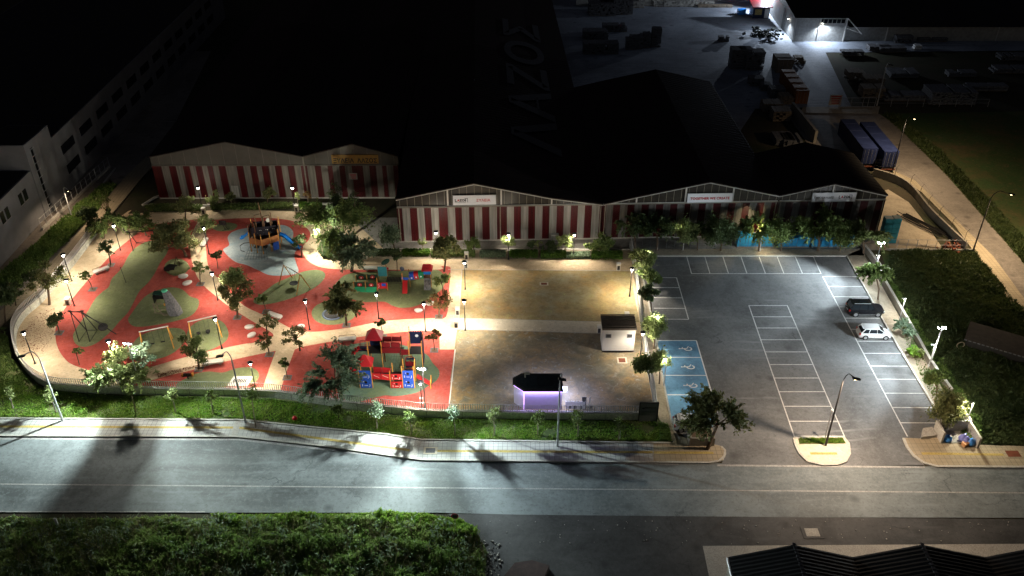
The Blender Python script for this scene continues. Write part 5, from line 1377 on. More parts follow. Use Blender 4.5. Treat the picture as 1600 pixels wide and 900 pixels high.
def leafroof(x, y, z, rz, m, s=.55, tilt=30):
    b = MB(); b.lathe([(s*.5,0),(s,.03),(s*.95,.07),(s*.3,.12)], (0,0,0), 12, sy=.55); h = b.build('leaf_canopy', m, t, loc=(x,y,z)); h.rotation_euler = (R(40),R(tilt),rz)
leafroof(c[0]-.1, c[1], 2.9, R(25), 'green_dark', .65, -20); post(t, c[0]-.1, c[1]-.1, 2.7, 'wood_post', .05)
x, y = X(630,452); leafroof(x, y+.3, 3.1, R(80), 'navy_panel', .6, 10)
b = MB(); b.box((c[0],c[1]-.05,1.9), (.5,.05,.3)); b.build('canopy_bracket', 'red_panel', t)
a, c = X(606,437), X(629,438); a2, c2 = X(606,450), X(629,450)
b = MB()
for A_, C_ in ((a,c),(a2,c2)):
    for z in (.8,1.5): b.tube([(A_[0],A_[1],z),(C_[0],C_[1],z)], .035, 4)
b.build('bridge_rail', 'dark_frame', t)
b = MB()
for k in range(10): x_ = a[0]+(c[0]-a[0])*(k+.5)/10; b.box((x_,(a[1]+a2[1])/2,.75), (.16,1.3,.05))
b.build('bridge_deck', 'dark_frame', t)
x0, y0 = X(629,452); x1, _ = X(639,452)
MB().box(((x0+x1)/2,y0,1.75), (x1-x0+.1,.08,.35), ry=R(6)).build('entry_panel', 'blue_panel', t)
b = MB(); pts = [((x0+x1)/2,y0+.1,1.4),((x0+x1)/2+.0,y0-.5,.9),((x0+x1)/2,y0-1.3,.15)]
for p, q in zip(pts, pts[1:]):
    p, q = Vector(p), Vector(q); n = Vector((.35,0,0)); u = Vector((0,0,.25)); b.face([p-n,q-n,q+n,p+n]); b.face([p-n,p-n+u,q-n+u,q-n]); b.face([p+n,q+n,q+n+u,p+n+u])
b.build('slide', 'red_panel', t)
xa_, ya_ = X(641,448); xb_, yb_ = X(663,446)
for i, m in enumerate(('blue_panel','red_panel','green_panel')):
    f0, f1 = i/3, (i+1)/3; P0 = (xa_+(xb_-xa_)*f0, ya_+.3, 1.55+.35*f0); P1 = (xa_+(xb_-xa_)*f1, ya_+.3, 1.55+.35*f1)
    b = MB(); b.tube([P0,P1], .58, 12, cap=False); p = b.build('tube_section', m, t); b = MB(); b.lathe([(.12,0),(.12,.02)], (0,0,0), 8); h = b.build('porthole', 'panel_white', p, loc=((P0[0]+P1[0])/2,P0[1]-.6,(P0[2]+P1[2])/2)); h.rotation_euler = (R(90),0,0)
x, y = X(669,447)
b = MB(); b.add([(x-.75,y-.6,2.75),(x+.75,y-.6,2.75),(x+.75,y+.9,2.75),(x-.75,y+.9,2.75),(x-.5,y+.15,3.5),(x+.5,y+.15,3.5)], [(0,1,5,4),(1,2,5),(2,3,4,5),(3,0,4),(3,2,1,0)]); b.tube([(x-.3,y-.5,3.0),(x+.3,y-.5,3.0)], .1, 6); b.build('roof', 'red_roof', t)
MB().box((x,y-.2,2.3), (1.0,.06,.5)).build('gable_window', 'slide_blue', t)
MB().box((x,y+.2,1.5), (1.1,1.0,.08)).build('deck', 'brown_wood', t)
b = MB(); b.add([(x-.45,y-.35,1.5),(x+.45,y-.35,1.5),(x+.5,y-1.1,.05),(x-.5,y-1.1,.05)], [(3,2,1,0)]); b.box((x,y-.6,.7), (.9,.3,1.3)); b.build('climbing_rock', 'rock', t)

# ------------------------------------------------------------------ rock / tree trunk tower
o = P(275,489,.09); t = thing('climbing_tower', 'grey rock like climbing tower with a mint green top and a low net frame', 'play structure', o)
b = MB(); N = 12
prof = [(1.0,0),(.92,.7),(.75,1.5),(.6,2.3),(.5,2.9),(.3,3.1)]
for i, (r, z) in enumerate(prof):
    for k in range(N):
        a = 2*math.pi*k/N; rr = r*(1+.22*mnoise.noise(Vector((math.cos(a)*1.7,math.sin(a)*1.7,z*1.3)))); b.v.append((rr*math.cos(a)-.32*z, rr*math.sin(a)*.8+.2*z, z))
b.f = [(i*N+k, i*N+(k+1) % N, (i+1)*N+(k+1) % N, (i+1)*N+k) for i in range(len(prof)-1) for k in range(N)]+[tuple(range((len(prof)-1)*N, len(prof)*N))]; b.m = [0]*len(b.f)
b.build('rock_body', 'rock', t)
b = MB(); b.lathe([(.34,0),(.42,.1),(.3,.25)], (-1.05,.6,3.0), 10); p = b.build('top_cap', 'mint', t, True)
b = MB(); b.box((-1.9,.8,2.6), (1.5,.9,.08), ry=.1); b.build('platform', 'green_dark', t)
b = MB(); b.box((-2.0,1.2,1.9), (1.5,.08,1.0)); b.box((-2.7,.8,1.8), (.08,.8,1.1)); b.build('side_panel', 'sign_black', t)
b = MB()
for p_, q_ in (((-2.8,.2,1.3),(-1.0,.2,1.3)),((-2.8,.2,1.1),(-1.9,-.3,.6)),((-1.9,-.3,.6),(-.9,.1,.7)),((-1.9,-.3,.6),(-1.4,-.7,.1)),((-1.4,-.7,.1),(-.9,-.6,.1)),((-2.8,.2,0),(-2.8,.2,1.4)),((-2.8,1.2,0),(-2.8,1.2,2.6)),((-2.9,.0,.05),(-.9,-.4,.05))): b.tube([p_,q_], .05, 5)
b.build('net_frame', 'timber', t)
b = MB(); b.lathe([(.12,0),(.12,.3)], (-1.2,.0,1.2), 8); b.build('bell', 'yellow_post', t)

# ------------------------------------------------------------------ swings
def swing(A, B, h, label, seats, spread=1.0, m='yellow_post', beam='off_white', dual=True):
    a = P(*A, .09); c = P(*B, .09); o = (a+c)/2; d = (c-a).normalized(); n = Vector((-d.y,d.x,0)); L = (c-a).length
    t = thing('swing_set', label, 'swing', o, math.atan2(d.y,d.x), 'swing frames')
    for s in (-1,1):
        for k in (-1,1):
            b = MB(); b.tube([(s*(L/2+.15),k*spread,0),(s*L/2*.98,0,h)], .065, 6); b.build('leg', m, t)
    MB().tube([(-L/2-.1,0,h),(L/2+.1,0,h)], .07, 8).build('beam', beam, t)
    for x, kind in seats:
        b = MB(); w = .26 if kind != 'nest' else .5
        for q in (-w,w): b.tube([(x*L/2+q,0,h-.05),(x*L/2+q*.9,.0,.62)], .014, 3)
        ch = b.build('chain', 'black_metal', t)
        if kind == 'bucket':
            b = MB(); b.lathe([(.18,.4),(.26,.5),(.28,.75),(.24,.76)], (x*L/2,0,0), 8); b.build('bucket_seat', 'rubber_black', t)
        elif kind == 'flat': MB().box((x*L/2,0,.6), (.5,.22,.05)).build('flat_seat', 'rubber_black', t)
        else:
            b = MB(); b.lathe([(.55,.5),(.62,.55),(.55,.6),(.1,.5)], (x*L/2,0,0), 16); b.build('nest_seat', 'rubber_black', t)
swing((226,546),(269,537),2.7,'yellow legged swing with flat seats nearer the floodlight mast',[(-.35,'flat'),(.4,'flat')],1.1)
swing((301,530),(343,520),2.7,'yellow legged swing with dark bucket seats behind a lamp',[(-.5,'bucket'),(.2,'bucket')],1.1)
swing((447.5,440),(473,455),2.75,'wooden framed nest swing with crossed legs beside the ship playground',[(0,'nest')],1.15,'wood_post','pale_metal')
# zip line frames
def zipframe(px, py, label, W, h, rz, chair=True):
    t = thing('zip_line_frame', label, 'zip line frame', P(px, py, .09), rz, 'zip line frames'); b = MB()
    for x in (-W/2,W/2): b.tube([(x,0,0),(x,.3,h)], .06, 6); b.tube([(x,2.4,0),(x,.3,h)], .06, 6)
    b.tube([(-W/2-.2,.3,h),(W/2+.2,.3,h)], .08, 6)
    for x in (-W/2-.1,W/2+.1): b.box((x,.3,h+.1), (.4,.2,.12))
    b.build('frame', 'black_metal', t)
    MB().tube([(-W/2,0,.04),(-W/2,2.4,.04),(W/2,2.4,.04),(W/2,0,.04)], .04, 4).build('ground_bar', 'black_metal', t)
    if chair:
        b = MB(); b.tube([(.2,.3,h),(2.6,1.6,1.3)], .03, 4); b.tube([(W/2,.3,h),(3.6,1.2,.3)], .06, 5); b.build('cable', 'black_metal', t)
        b = MB(); b.lathe([(.5,0),(.62,.25),(.5,.55),(.4,.6)], (2.1,1.4,1.0), 10); b.build('round_seat', 'net_rope', t)
zipframe(132,534,'black steel zip line frame with a round basket seat on the green strip',1.35,4.4,R(0))
zipframe(227,391,'bare black zip line frame at the far end of the green strip',3.4,3.0,R(8),False)
o = P(197,442,.09); t = thing('bouncing_post', 'thin leaning post with a small knob in the middle of the green strip', 'post', o); MB().tube([(0,0,0),(-.15,0,2.4)], .04, 6).build('shaft', 'black_metal', t); MB().lathe([(.05,0),(.09,.08),(.05,.16)], (-.15,0,2.4), 8).build('knob', 'black_metal', t)
o = P(352,359,.09); t = thing('basket_hoop', 'small dark net hoop on a short stand on the tiny green patch', 'hoop', o)
MB().box((-.25,.1,1.1), (.9,.08,.7)).build('net_board', 'net_rope', t)
b = MB(); b.tube([(0,0,0),(-.4,.1,1.4)], .05, 5); b.tube([(.5,0,0),(-.1,.1,.9)], .04, 5); b.tube([(-.4,-.3,.04),(.6,.3,.04)], .04, 5)
for p_, q_ in (((-.75,.1,.7),(-.75,.1,1.5)),((.25,.1,.7),(.25,.1,1.5)),((-.75,.1,1.5),(.25,.1,1.5))): b.tube([p_,q_], .04, 5)
b.build('frame', 'black_metal', t)
o = P(276,421,.09); t = thing('bowl_mound', 'round green rubber mound with a dark hollow and a curved bar', 'play mound', o)
b = MB(); b.lathe([(1.65,0),(1.5,.45),(1.15,.8),(.85,.85),(.6,.6),(.1,.35)], (.1,.2,0), 22, sy=.9); b.build('mound', 'rubber_green', t, True)
b = MB(); b.prism([(-1.35,-.95),(.1,-1.05),(.3,-.2),(-.9,.1)], .3, .9); b.build('hollow', 'sign_black', t)
b = MB(); b.tube([(-.3,.4,.6),(.3,.1,2.0),(.75,-.3,1.3),(.8,-.5,.7)], .05, 5); b.build('grab_bar', 'brown_wood', t)
o = P(521,491,.09); t = thing('trampoline_carousel', 'round carousel with a blue grey rim under the leafy tree', 'carousel', o)
b = MB(); b.lathe([(1.45,0),(1.5,.1),(1.3,.16),(1.25,.1),(.1,.08)], (0,0,0), 26, sy=.95); b.build('rim', 'car_rim_blue', t, True)
b = MB(); b.lathe([(1.2,.1),(1.15,.16),(.1,.17)], (0,0,0), 24, sy=.95); b.build('turntable', 'dark_frame', t)
b = MB(); b.tube([(-.7,.2,.2),(-.9,.3,1.3),(-.2,.6,1.4),(.1,.4,.2)], .05, 5); b.box((0,.1,.5), (1.4,.16,.1), rz=.3); b.build('hand_rail', 'teal_box', t)
o = P(375,596,.09); t = thing('music_grating', 'pale square floor panel with dark bars in the lower green patch', 'floor panel', o); w = 2.5
b = MB(); b.prism([(-1.3,-.9),(1.1,-.9),(1.35,.9),(-.95,.9)], 0, .07); b.build('frame', 'off_white', t); b = MB()
for k in range(8): b.box((-.72+k*.2,.0,.09), (.11,.62,.04), rz=-.12)
b.build('bar', 'sign_black', t)
o = P(294,592,.09); t = thing('spring_rocker', 'small orange spring rocker with black bars by the railings', 'rocker', o)
b = MB(); b.tube([(0,0,0),(.04,0,.1),(-.04,0,.2),(.04,0,.3),(0,0,.4)], .09, 6); b.build('spring', 'black_metal', t)
b = MB(); b.box((-.55,0,.6), (.16,.35,.4)); b.box((.6,.1,.6), (.16,.35,.4)); b.build('side_board', 'orange_bright', t); b = MB(); b.box((0,0,.5), (1.1,.3,.08), rz=.1)
for k in range(5): b.box((-.35+k*.18,0,.66), (.07,.3,.34))
b.build('seat_bar', 'sign_black', t)
t = thing('litter_bag', 'small reddish bag lying in the verge grass', 'bag', P(461,655,.12)); b = MB(); b.lathe([(.1,0),(.3,.1),(.26,.3),(.08,.42)], (0,0,0), 8); b.build('bag', 'red_panel', t, True)
t = thing('marker_post', 'small white marker stub standing in the weeds at the road edge', 'marker post', P(90,821)); MB().box((0,0,.5), (.25,.12,1.0)).build('stub', 'white_paint', t)
t = thing('field_valve', 'pale ring shaped cover standing in the dark weedy field', 'cover', P(1499,547)); b = MB(); 
b.tube([(.45*math.cos(a),.1,.7+.45*math.sin(a)) for a in [2*math.pi*k/16 for k in range(17)]], .06, 5); b.box((0,.1,.15), (.3,.1,.3)); b.build('ring', 'tan_metal', t)

# ------------------------------------------------------------------ cars
def car(px, py, rz, paint, kind, label):
    o = P(px, py, .012); t = thing('parked_car', label, 'car', o, rz, 'parked cars')
    if kind == 'suv': L, W, zb, zt, z0 = 4.65, 1.88, 1.12, 1.82, .42
    else: L, W, zb, zt, z0 = 4.05, 1.72, .98, 1.5, .24
    h = L/2
    if kind == 'suv': st = [(-h,.86,zb-.12),(-h+.12,.95,zb),(-.2,1,zb),(.85,1,zb-.02),(1.1,.99,zb-.06),(h-.35,.93,zb-.16),(h-.05,.84,zb-.3),(h,.76,zb-.45)]
    else: st = [(-h,.8,zb-.22),(-h+.15,.92,zb-.02),(-.6,1,zb),(.5,1,zb-.04),(1.0,.98,zb-.1),(h-.4,.92,zb-.26),(h-.08,.78,zb-.4),(h,.66,zb-.5)]
    b = MB(); ring = []
    for x, w, z in st:
        hw = W/2*w; ring.append([(x,-hw*.92,z0),(x,-hw,z0+.22),(x,-hw*1.0,z*.72),(x,-hw*.93,z-.03),(x,-hw*.8,z),(x,hw*.8,z),(x,hw*.93,z-.03),(x,hw,z*.72),(x,hw,z0+.22),(x,hw*.92,z0)])
    vs = [p for r_ in ring for p in r_]; n = 10
    fs = [(i*n+k,i*n+k+1,(i+1)*n+k+1,(i+1)*n+k) for i in range(len(ring)-1) for k in range(n-1)]+[tuple(range(n))[::-1], tuple(range((len(ring)-1)*n,len(ring)*n))]
    b.add(vs, fs); body_ = b.build('body', paint, t, True)
    m = body_.modifiers.new('edge', 'EDGE_SPLIT'); m.split_angle = R(38)
    # cabin: glass house, roof skin, pillars
    if kind == 'suv': gx = [(-h+.12,-h+.32),(-1.1,-1.0),(.0,.0),(.95,.45)]; 
    else: gx = [(-h+.2,-h+.62),(-.95,-.8),(.1,.05),(1.15,.35)]
    wb, wt = W/2*.9, W/2*.72
    b = MB(); g0 = gx[0]; g3 = gx[-1]; zc = zb-.03
    gl = [(g0[0],-wb,zc),(g3[0],-wb,zc),(g3[0],wb,zc),(g0[0],wb,zc),(g0[1],-wt,zt-.05),(g3[1],-wt,zt-.05),(g3[1],wt,zt-.05),(g0[1],wt,zt-.05)]
    b.add(gl, [(0,1,5,4),(1,2,6,5),(2,3,7,6),(3,0,4,7),(4,5,6,7)]); b.build('windows', 'car_glass', t)
    b = MB(); b.prism([(g0[1]-.06,-wt-.02),(g3[1]+.05,-wt-.0),(g3[1]+.12,0),(g3[1]+.05,wt),(g0[1]-.06,wt+.02),(g0[1]-.12,0)], zt-.07, zt); b.build('roof', paint, t)
    b = MB()
    for s in (-1,1):
        for (xb,xt) in gx: b.tube([(xb,s*(wb+.005),zc),(xt,s*(wt+.01),zt-.04)], .04 if (xb,xt) not in (gx[0],) else .09, 4)
    b.build('pillars', paint, t)
    wr = .37 if kind == 'suv' else .31
    for x in (-L*.31, L*.315):
        for s in (-1,1):
            b = MB(); b.tube([(x,s*(W/2-.22),wr),(x,s*(W/2+.015),wr)], wr, 18); wl = b.build('wheel', 'tyre', t)
            b = MB(); b.tube([(x,s*(W/2+.012),wr),(x,s*(W/2+.03),wr)], wr*.66, 14); b.build('rim', 'rim', wl)
            b = MB(); b.tube([(x,s*(W/2-.05),wr),(x,s*(W/2+.006),wr)], wr*1.18, 18); b.build('wheel_arch', 'sign_black', t)
    for s in (-1,1):
        MB().box((h-.16,s*W*.33,zb-.38), (.2,.34,.15), rz=s*-.35).build('headlight', 'headlamp', t)
        MB().box((-h+.06,s*W*.39,zb-.2), (.14,.26,.24)).build('tail_light', 'tail_red', t)
        MB().box((.75 if kind == 'hatch' else .6,s*(W/2+.08),zb+.02), (.14,.18,.13)).build('mirror', paint, t)
        b = MB(); b.box((-.2,s*(W/2+.004),zb*.62), (.012,.01,zb*.5)); b.box((.72,s*(W/2+.004),zb*.6), (.012,.01,zb*.5)); b.box((-.05,s*(W/2+.01),zb-.16), (.16,.02,.03)); b.build('door_seam', 'sign_black', t)
    MB().box((-h-.005,0,z0+.2), (.05,W*.7,.14)).build('bumper', 'sign_black' if kind == 'suv' else paint, t)
    MB().box((-h-.03,0,zb-.42), (.02,.5,.11)).build('number_plate', 'panel_white', t)
    if kind == 'suv':
        b = MB(); b.tube([(-h-.02,0,.55),(-h-.22,0,.55)], .02, 6); b.box((0,-W/2-.05,.42), (2.2,.14,.05)); b.box((0,W/2+.05,.42), (2.2,.14,.05)); b.build('side_step', 'timber_grey', t)
        b = MB()
        for s in (-1,1): b.tube([(-1.8,s*.6,zt+.06),(.3,s*.6,zt+.06)], .025, 5)
        b.build('roof_rail', 'grey_metal', t); MB().box((-.6,0,zt+.01), (1.0,.7,.03)).build('roof_window', 'car_glass', t)
    else: MB().box((-h+.5,0,zt-.02), (.3,1.0,.04)).build('spoiler', paint, t)
car(1350,489,R(-1),'car_black','suv','black off road car with side steps parked above the white hatchback')
car(1364,525,R(-2),'car_white','hatch','white hatchback parked in the bay next to the black car')
car(1080,668,R(-2),'car_white','hatch','white hatchback half hidden by the big tree at the exit')
# ------------------------------------------------------------------ trees
SPEC = {   # flatness, clusters, leaves, leaf size, elongation, style
 'ball':    (.85, 22, 1500, .17, 1.3, 'blob'),
 'olive':   (.75, 13, 1300, .17, 1.7, 'blob'),
 'broad':   (.78, 20, 4200, .22, 1.5, 'blob'),
 'willow':  (.95, 24, 4600, .2, 2.6, 'droop'),
 'feather': (.66, 60, 5200, .17, 2.6, 'spray'),
 'sapling': (1.5, 14, 900, .17, 1.3, 'blob'),
 'bush':    (.8, 20, 1800, .19, 1.4, 'blob'),
 'bare':    (1.0, 10, 160, .16, 1.6, 'blob'),
 'sparse':  (.7, 11, 620, .16, 1.8, 'blob'),
}
def tree(kind, bx, by, cx, cy, w, label, leaf='leaf_mid', name='tree', cat='tree', group=None, bark='bark', z0=.07, dens=1.0, hole=1.0):
    flat, nc, nl, ls, el, style = SPEC[kind]
    o = P(bx, by, z0); c = XY(o.y, cx, cy)-o; rx = w/2/ppm(by); rz = rx*flat
    c.x = max(-rx*1.2, min(rx*1.2, c.x)); c.z = max(c.z, rz*.6)
    t = thing(name, label, cat, o, group=group)
    ls *= .95
    area = rx*rx/4.0
    n = int(min(15000, max(300, (.95 if kind in ('feather','broad','willow') else 1.3)*nl*dens*max(.35, min(1.9, area*1.1))*(1 if kind not in ('bare',) else .6)))); 
    # cluster centres, biased to the outside, low side trimmed
    cs = []
    while len(cs) < nc:
        d = rng.normal(size=3); d /= np.linalg.norm(d); r = rng.uniform(.35,.92)
        p = d*r
        if p[2] < -.55: continue
        cs.append(p*(rx,rx,rz))
    cs = np.array(cs)*rng.uniform(.8,1.15,(len(cs),1)); cc = np.array(c)
    if style == 'blob':
        idx = rng.integers(0, nc, n); cr = rx*(.235 if kind != 'sapling' else .4)
        pts = cs[idx]+rng.normal(size=(n,3))*cr*.52*(1,1,.75)
        q = leaf_quads(pts+cc, ls, el, up=.2)
    elif style == 'droop':
        idx = rng.integers(0, nc, n); pts = cs[idx]+rng.normal(size=(n,3))*rx*.17*(1,1,1.3)
        q = leaf_quads(pts+cc, ls*.8, el, up=-.9)
    else:
        nb = int(rng.integers(9,13)); bd = rng.normal(size=(nb,3)); bd[:,2] = rng.uniform(-.1,.95,nb); bd /= np.linalg.norm(bd, axis=1, keepdims=True)
        be = bd*rng.uniform(.45,.95,(nb,1)); m = max(30, int(n/42)); per = max(6, n//m); bi = rng.integers(0, nb, m)
        dr = bd[bi]*.9+rng.normal(size=(m,3))*.6; dr[:,2] += .1; dr /= np.linalg.norm(dr, axis=1, keepdims=True)
        st = be[bi]*rng.uniform(.55,1.0,(m,1)); tt = rng.uniform(0,1,(m,per,1)); L = rng.uniform(.3,.78,(m,1,1))
        pts = (st[:,None,:]+dr[:,None,:]*tt*L)*np.array((rx,rx,rz*1.15)); pts[...,2] -= (tt[...,0]**2)*rz*.3*rng.uniform(.3,1.4,(m,1)); pts += rng.normal(size=pts.shape)*rx*.035
        dd = np.repeat(dr[:,None,:], per, 1).reshape(-1,3)+rng.normal(size=(m*per,3))*.5; dd[:,2] -= .3; dd /= np.linalg.norm(dd, axis=1, keepdims=True)
        pts = pts.reshape(-1,3); q = leaf_quads(pts+cc, ls, el, dirs=dd); cs = be*np.array((rx,rx,rz*1.1)); nc = nb
    # keep the crown above the ground
    q[:,2] = np.maximum(q[:,2], .12)
    big_mesh('crown', q, 4, leaf, t)
    # trunk and limbs
    b = MB(); r0 = max(.05, min(.2, rx*.055)); top = Vector((c.x*.75, 0, max(.3, c.z-rz*.55)))
    mid = Vector((c.x*.25+rx*.04, rx*.03, top.z*.5)); b.tube([(0,0,-.1),mid,top], [r0*1.25,r0,r0*.85], 7)
    k = 6 if kind in ('ball','sapling') else 9
    for i in range(min(k, nc)):
        e = Vector(cs[i]+cc)
        m_ = (top+e)/2+Vector((0,0,-rz*.12)); b.tube([top, m_, e], [r0*.6,r0*.35,r0*.14], 5)
    b.build('trunk', bark, t)
    return t
def grate(px, py, label, z=.1):
    t = thing('tree_grate', label, 'tree grate', P(px, py, z), group='square tree pits'); b = MB(); 
    for c_, d_ in (((0,.42),(1,.14)),((0,-.42),(1,.14)),((.43,0),(.14,.7)),((-.43,0),(.14,.7))): b.box((c_[0],c_[1],0), (*d_,.03))
    b.build('frame', 'timber_grey', t); MB().box((0,0,-.005), (.7,.7,.02)).build('pit', 'soil', t)
TR = [
 ('broad',8,505,10,462,44,'dark street tree cut off by the picture edge outside the curved wall','leaf_dark'),
 ('olive',25,478,20,452,34,'dark small tree on the tan pavement outside the park wall','leaf_dark'),
 ('olive',52,452,46,432,32,'low dim tree on the tan pavement beside the ragged one','leaf_dark'),
 ('sparse',77,476,74,434,62,'big ragged tree with brown green leaves leaning over the street wall','leaf_olive',1.7),
 ('broad',142,356,135,334,34,'dark leafy tree on the street side at the top of the wall','leaf_dark'),
 ('bare',172,345,166,322,44,'twiggy bare tree beyond the top corner of the wall','leaf_olive'),
 ('feather',161,373,170,350,50,'lit pepper tree with a lamp shining in its crown','leaf_mid'),
 ('sparse',173,414,168,386,34,'small tree with dark scalloped leaves behind the pale bench','leaf_dark',1.5),
 ('ball',145,452,134,431,19,'neat little umbrella shaped tree on the cream paving','leaf_mid'),
 ('sparse',92.5,520,86,498,38,'round dark leaved tree at the corner of the red rubber','leaf_dark',1.8),
 ('bare',124,570,118,549,20,'spindly young tree on the red rubber near the curved wall','leaf_mid',1.6),
 ('feather',208,601,186,575,78,'pale lit pepper tree spreading in front of the floodlight mast','leaf_pale'),
 ('sparse',226,596,222,552,52,'grey leaved tree directly behind the floodlight mast','leaf_blue',1.2),
 ('broad',228,368,220,346,40,'dark green tree by the bare zip line frame','leaf_mid'),
 ('broad',291,401,268,368,78,'large dark tree spreading over the far end of the green strip','leaf_olive'),
 ('sparse',289,350,290,322,44,'thin dark tree in front of the hedge behind the large dark tree','leaf_olive'),
 ('sparse',322,374,318,350,48,'yellow green tree with the lamp burning among its leaves','leaf_pale',1.5),
 ('ball',340.5,419.5,338,398,17,'small dark ball tree beside the fork of the short path','leaf_dark'),
 ('sparse',313,444.5,312,418,30,'flat topped young tree over the short cream path','leaf_mid',1.8),
 ('willow',364,466,364,434,36,'bright green tree just behind the shaggy brown one','leaf_pale'),
 ('sparse',371,496,368,457,62,'shaggy brown leaved tree at the middle of the diagonal path','leaf_olive',2.2),
 ('ball',416,487,409,467,20,'small clipped tree on the nest swing patch edge','leaf_mid'),
 ('sparse',417,530,416,503,36,'open young tree over the cream path above its twin','leaf_olive',1.3),
 ('sparse',420.5,554,415,533,36,'open young tree at the tip of the lower red triangle','leaf_olive',1.3),
 ('sparse',469,548,460,523,42,'spindly tree with loose leaves at the top of the castle lawn path','leaf_olive',1.4),
 ('ball',449,590,443,567,17,'small upright tree beside the short path down to the railings','leaf_mid'),
 ('sparse',311,577,305,543,56,'spreading dark tree in front of the bench by the yellow swing','leaf_mid',1.8),
 ('sparse',470,356,470,338,24,'slim tree at the curve of the walkway behind the ship','leaf_mid',1.2),
 ('feather',520,404,522,352,108,'biggest dark tree with bright lit leaves beside the ship playground','leaf_mid'),
 ('broad',536,378,530,328,56,'tall dark tree top rising behind the biggest lit tree','leaf_dark'),
 ('feather',549,424,554,391,72,'grey green pepper tree by the walkway in front of the dark yard','leaf_blue'),
 ('ball',472,402,466,376,28,'dark dense ball tree at the foot of the blue slide','leaf_dark'),
 ('willow',617,394,609,366,34,'dim willowy tree at the corner of the clean signed shed','leaf_blue'),
 ('ball',620.5,424,619.5,399,20,'dark ball tree behind the leaf canopy of the low playset','leaf_dark'),
 ('broad',694,424,698,386,54,'bushy dull green tree where the walkway meets the sand','leaf_olive'),
 ('sparse',692,456,689,436,36,'leaning green tree beside the roofed playhouse','leaf_mid',1.8),
 ('sparse',685.6,495,685,467,46,'reddish fringed tree at the corner of the red rubber','leaf_autumn',1.5),
 ('feather',541.6,508,533,468,58,'leafy tree hanging over the round carousel','leaf_olive'),
 ('ball',598,526,594,503,19,'small dense ball tree on the path behind the castle playset','leaf_mid'),
 ('olive',678.6,547,676.5,525,28,'orange tinged round tree near the castle battlements','leaf_autumn'),
 ('feather',530,620,523,585,94,'large feathery grey green tree in front of the castle playset','leaf_blue',.7),
 ('broad',1012,440,1002,404,46,'lit olive green tree at the first corner of the car park','leaf_pale'),
 ('broad',1018,462,1016,432,38,'darker tree in the wall row next to the lit corner tree','leaf_mid'),
 ('broad',1018,486,1012,458,36,'dark tree in the wall row above the cabin','leaf_dark'),
 ('willow',1022,545,1021,510,40,'round pale tree glowing between the cabin and the blue bays','leaf_pale'),
 ('willow',1016,598,1006,568,34,'dim willowy tree beside the cabin lamp','leaf_mid'),
 ('willow',1030,600,1029,563,34,'glowing round tree at the edge of the blue bays','leaf_pale'),
 ('feather',992,392,988,352,50,'dark tree before the valley of the striped sheds','leaf_dark'),
 ('feather',1026,391.5,1026,356,56,'dark spreading tree, first of the row behind the top bays','leaf_dark'),
 ('willow',1066,390.5,1070,362,42,'bright green round tree with a lamp in the back row','leaf_pale'),
 ('feather',1090,391,1086,360,36,'narrow dark tree between the bright green tree and its dark neighbour','leaf_dark'),
 ('willow',1126,392,1126,362,50,'dense dark willowy tree behind the middle top bays','leaf_dark'),
 ('feather',1185.6,392.5,1183,356,52,'amber glowing tree in the back row','leaf_mid'),
 ('willow',1220,392.5,1220,365,44,'pale green tree next to the amber glowing one','leaf_mid'),
 ('feather',1278,392,1279,355,66,'tallest spiky tree of the back row before the smallest shed','leaf_mid'),
 ('willow',1312,392,1314,366,40,'rounded tree filling the gap near the far bay corner','leaf_mid'),
 ('feather',1349,396,1350,372,58,'brightly lit feathery tree beside the far floodlight mast','leaf_pale'),
 ('feather',1372,468,1368,428,50,'green tree with a bent trunk by the low wall above the black car','leaf_mid'),
 ('feather',1416,524,1414,513,34,'low greyish shrub spilling over the low wall beside the white car','leaf_blue'),
 ('bare',1442,562,1440,548,12,'tiny leafless shrub at the foot of the low wall','leaf_pale'),
 ('broad',1463,618,1461,590,38,'small green tree leaning over the low wall','leaf_mid'),
 ('willow',1494,664,1483,637,54,'round pale tree beside the lamp above the bin enclosure','leaf_olive'),
 ('feather',1105,702,1127,650,94,'large dark feathery tree in the planter at the car park exit','leaf_olive',1.0),
]
for T in TR:
    kind, bx, by, cx, cy, w, lab, leaf = T[:8]; dens = T[8] if len(T) > 8 else 1.0
    tree(kind, bx, by, cx, cy, w, lab, leaf, dens=dens)
SAP = [
 (20,638.7,16,612,20,'faint bushy sapling nearest the picture edge on the verge','leaf_pale'),(87.5,645,75,615,22,'pale sapling right behind the tall grey street lamp','leaf_pale'),
 (212,644,204,609,19,'slim sapling in front of the pale pepper tree','leaf_mid'),(274,644,268,619,20,'bright green sapling casting a shadow on the pavement','leaf_pale'),
 (333,646.7,328,619,17,'narrow sapling in the grass before the spring rocker','leaf_mid'),(399.5,668,393,614,25,'tall dark sapling planted in the pavement by the thin street lamp','leaf_mid'),
 (588.5,671,588,641,26,'grey green sapling in front of the castle playset','leaf_blue'),(642.7,680,641,654,19,'small yellow green sapling at the bend of the verge','leaf_mid'),
 (710,680,709,646,21,'bluish sapling just after the castle lawn','leaf_blue'),(772,681,770.7,646,23,'upright olive green sapling before the sand area','leaf_pale'),
 (839.5,680,840,654,24,'shadowed sapling in front of the purple lit kiosk','leaf_mid'),(902,682,903,654,25,'dim sapling in front of the folded chairs','leaf_mid'),
 (966.7,686.7,966.7,663,20,'faintest sapling in the dark end of the verge','leaf_mid'),
]
for bx, by, cx, cy, w, lab, leaf in SAP:
    s = tree('sapling', bx, by, cx, cy, w, lab, leaf, 'sapling', 'sapling', 'saplings along the verge', 'pale_bark', .12)
    MB().tube([(.12,.05,0),(.12,.05,1.5)], .03, 5).build('stake', 'grey_metal', s)
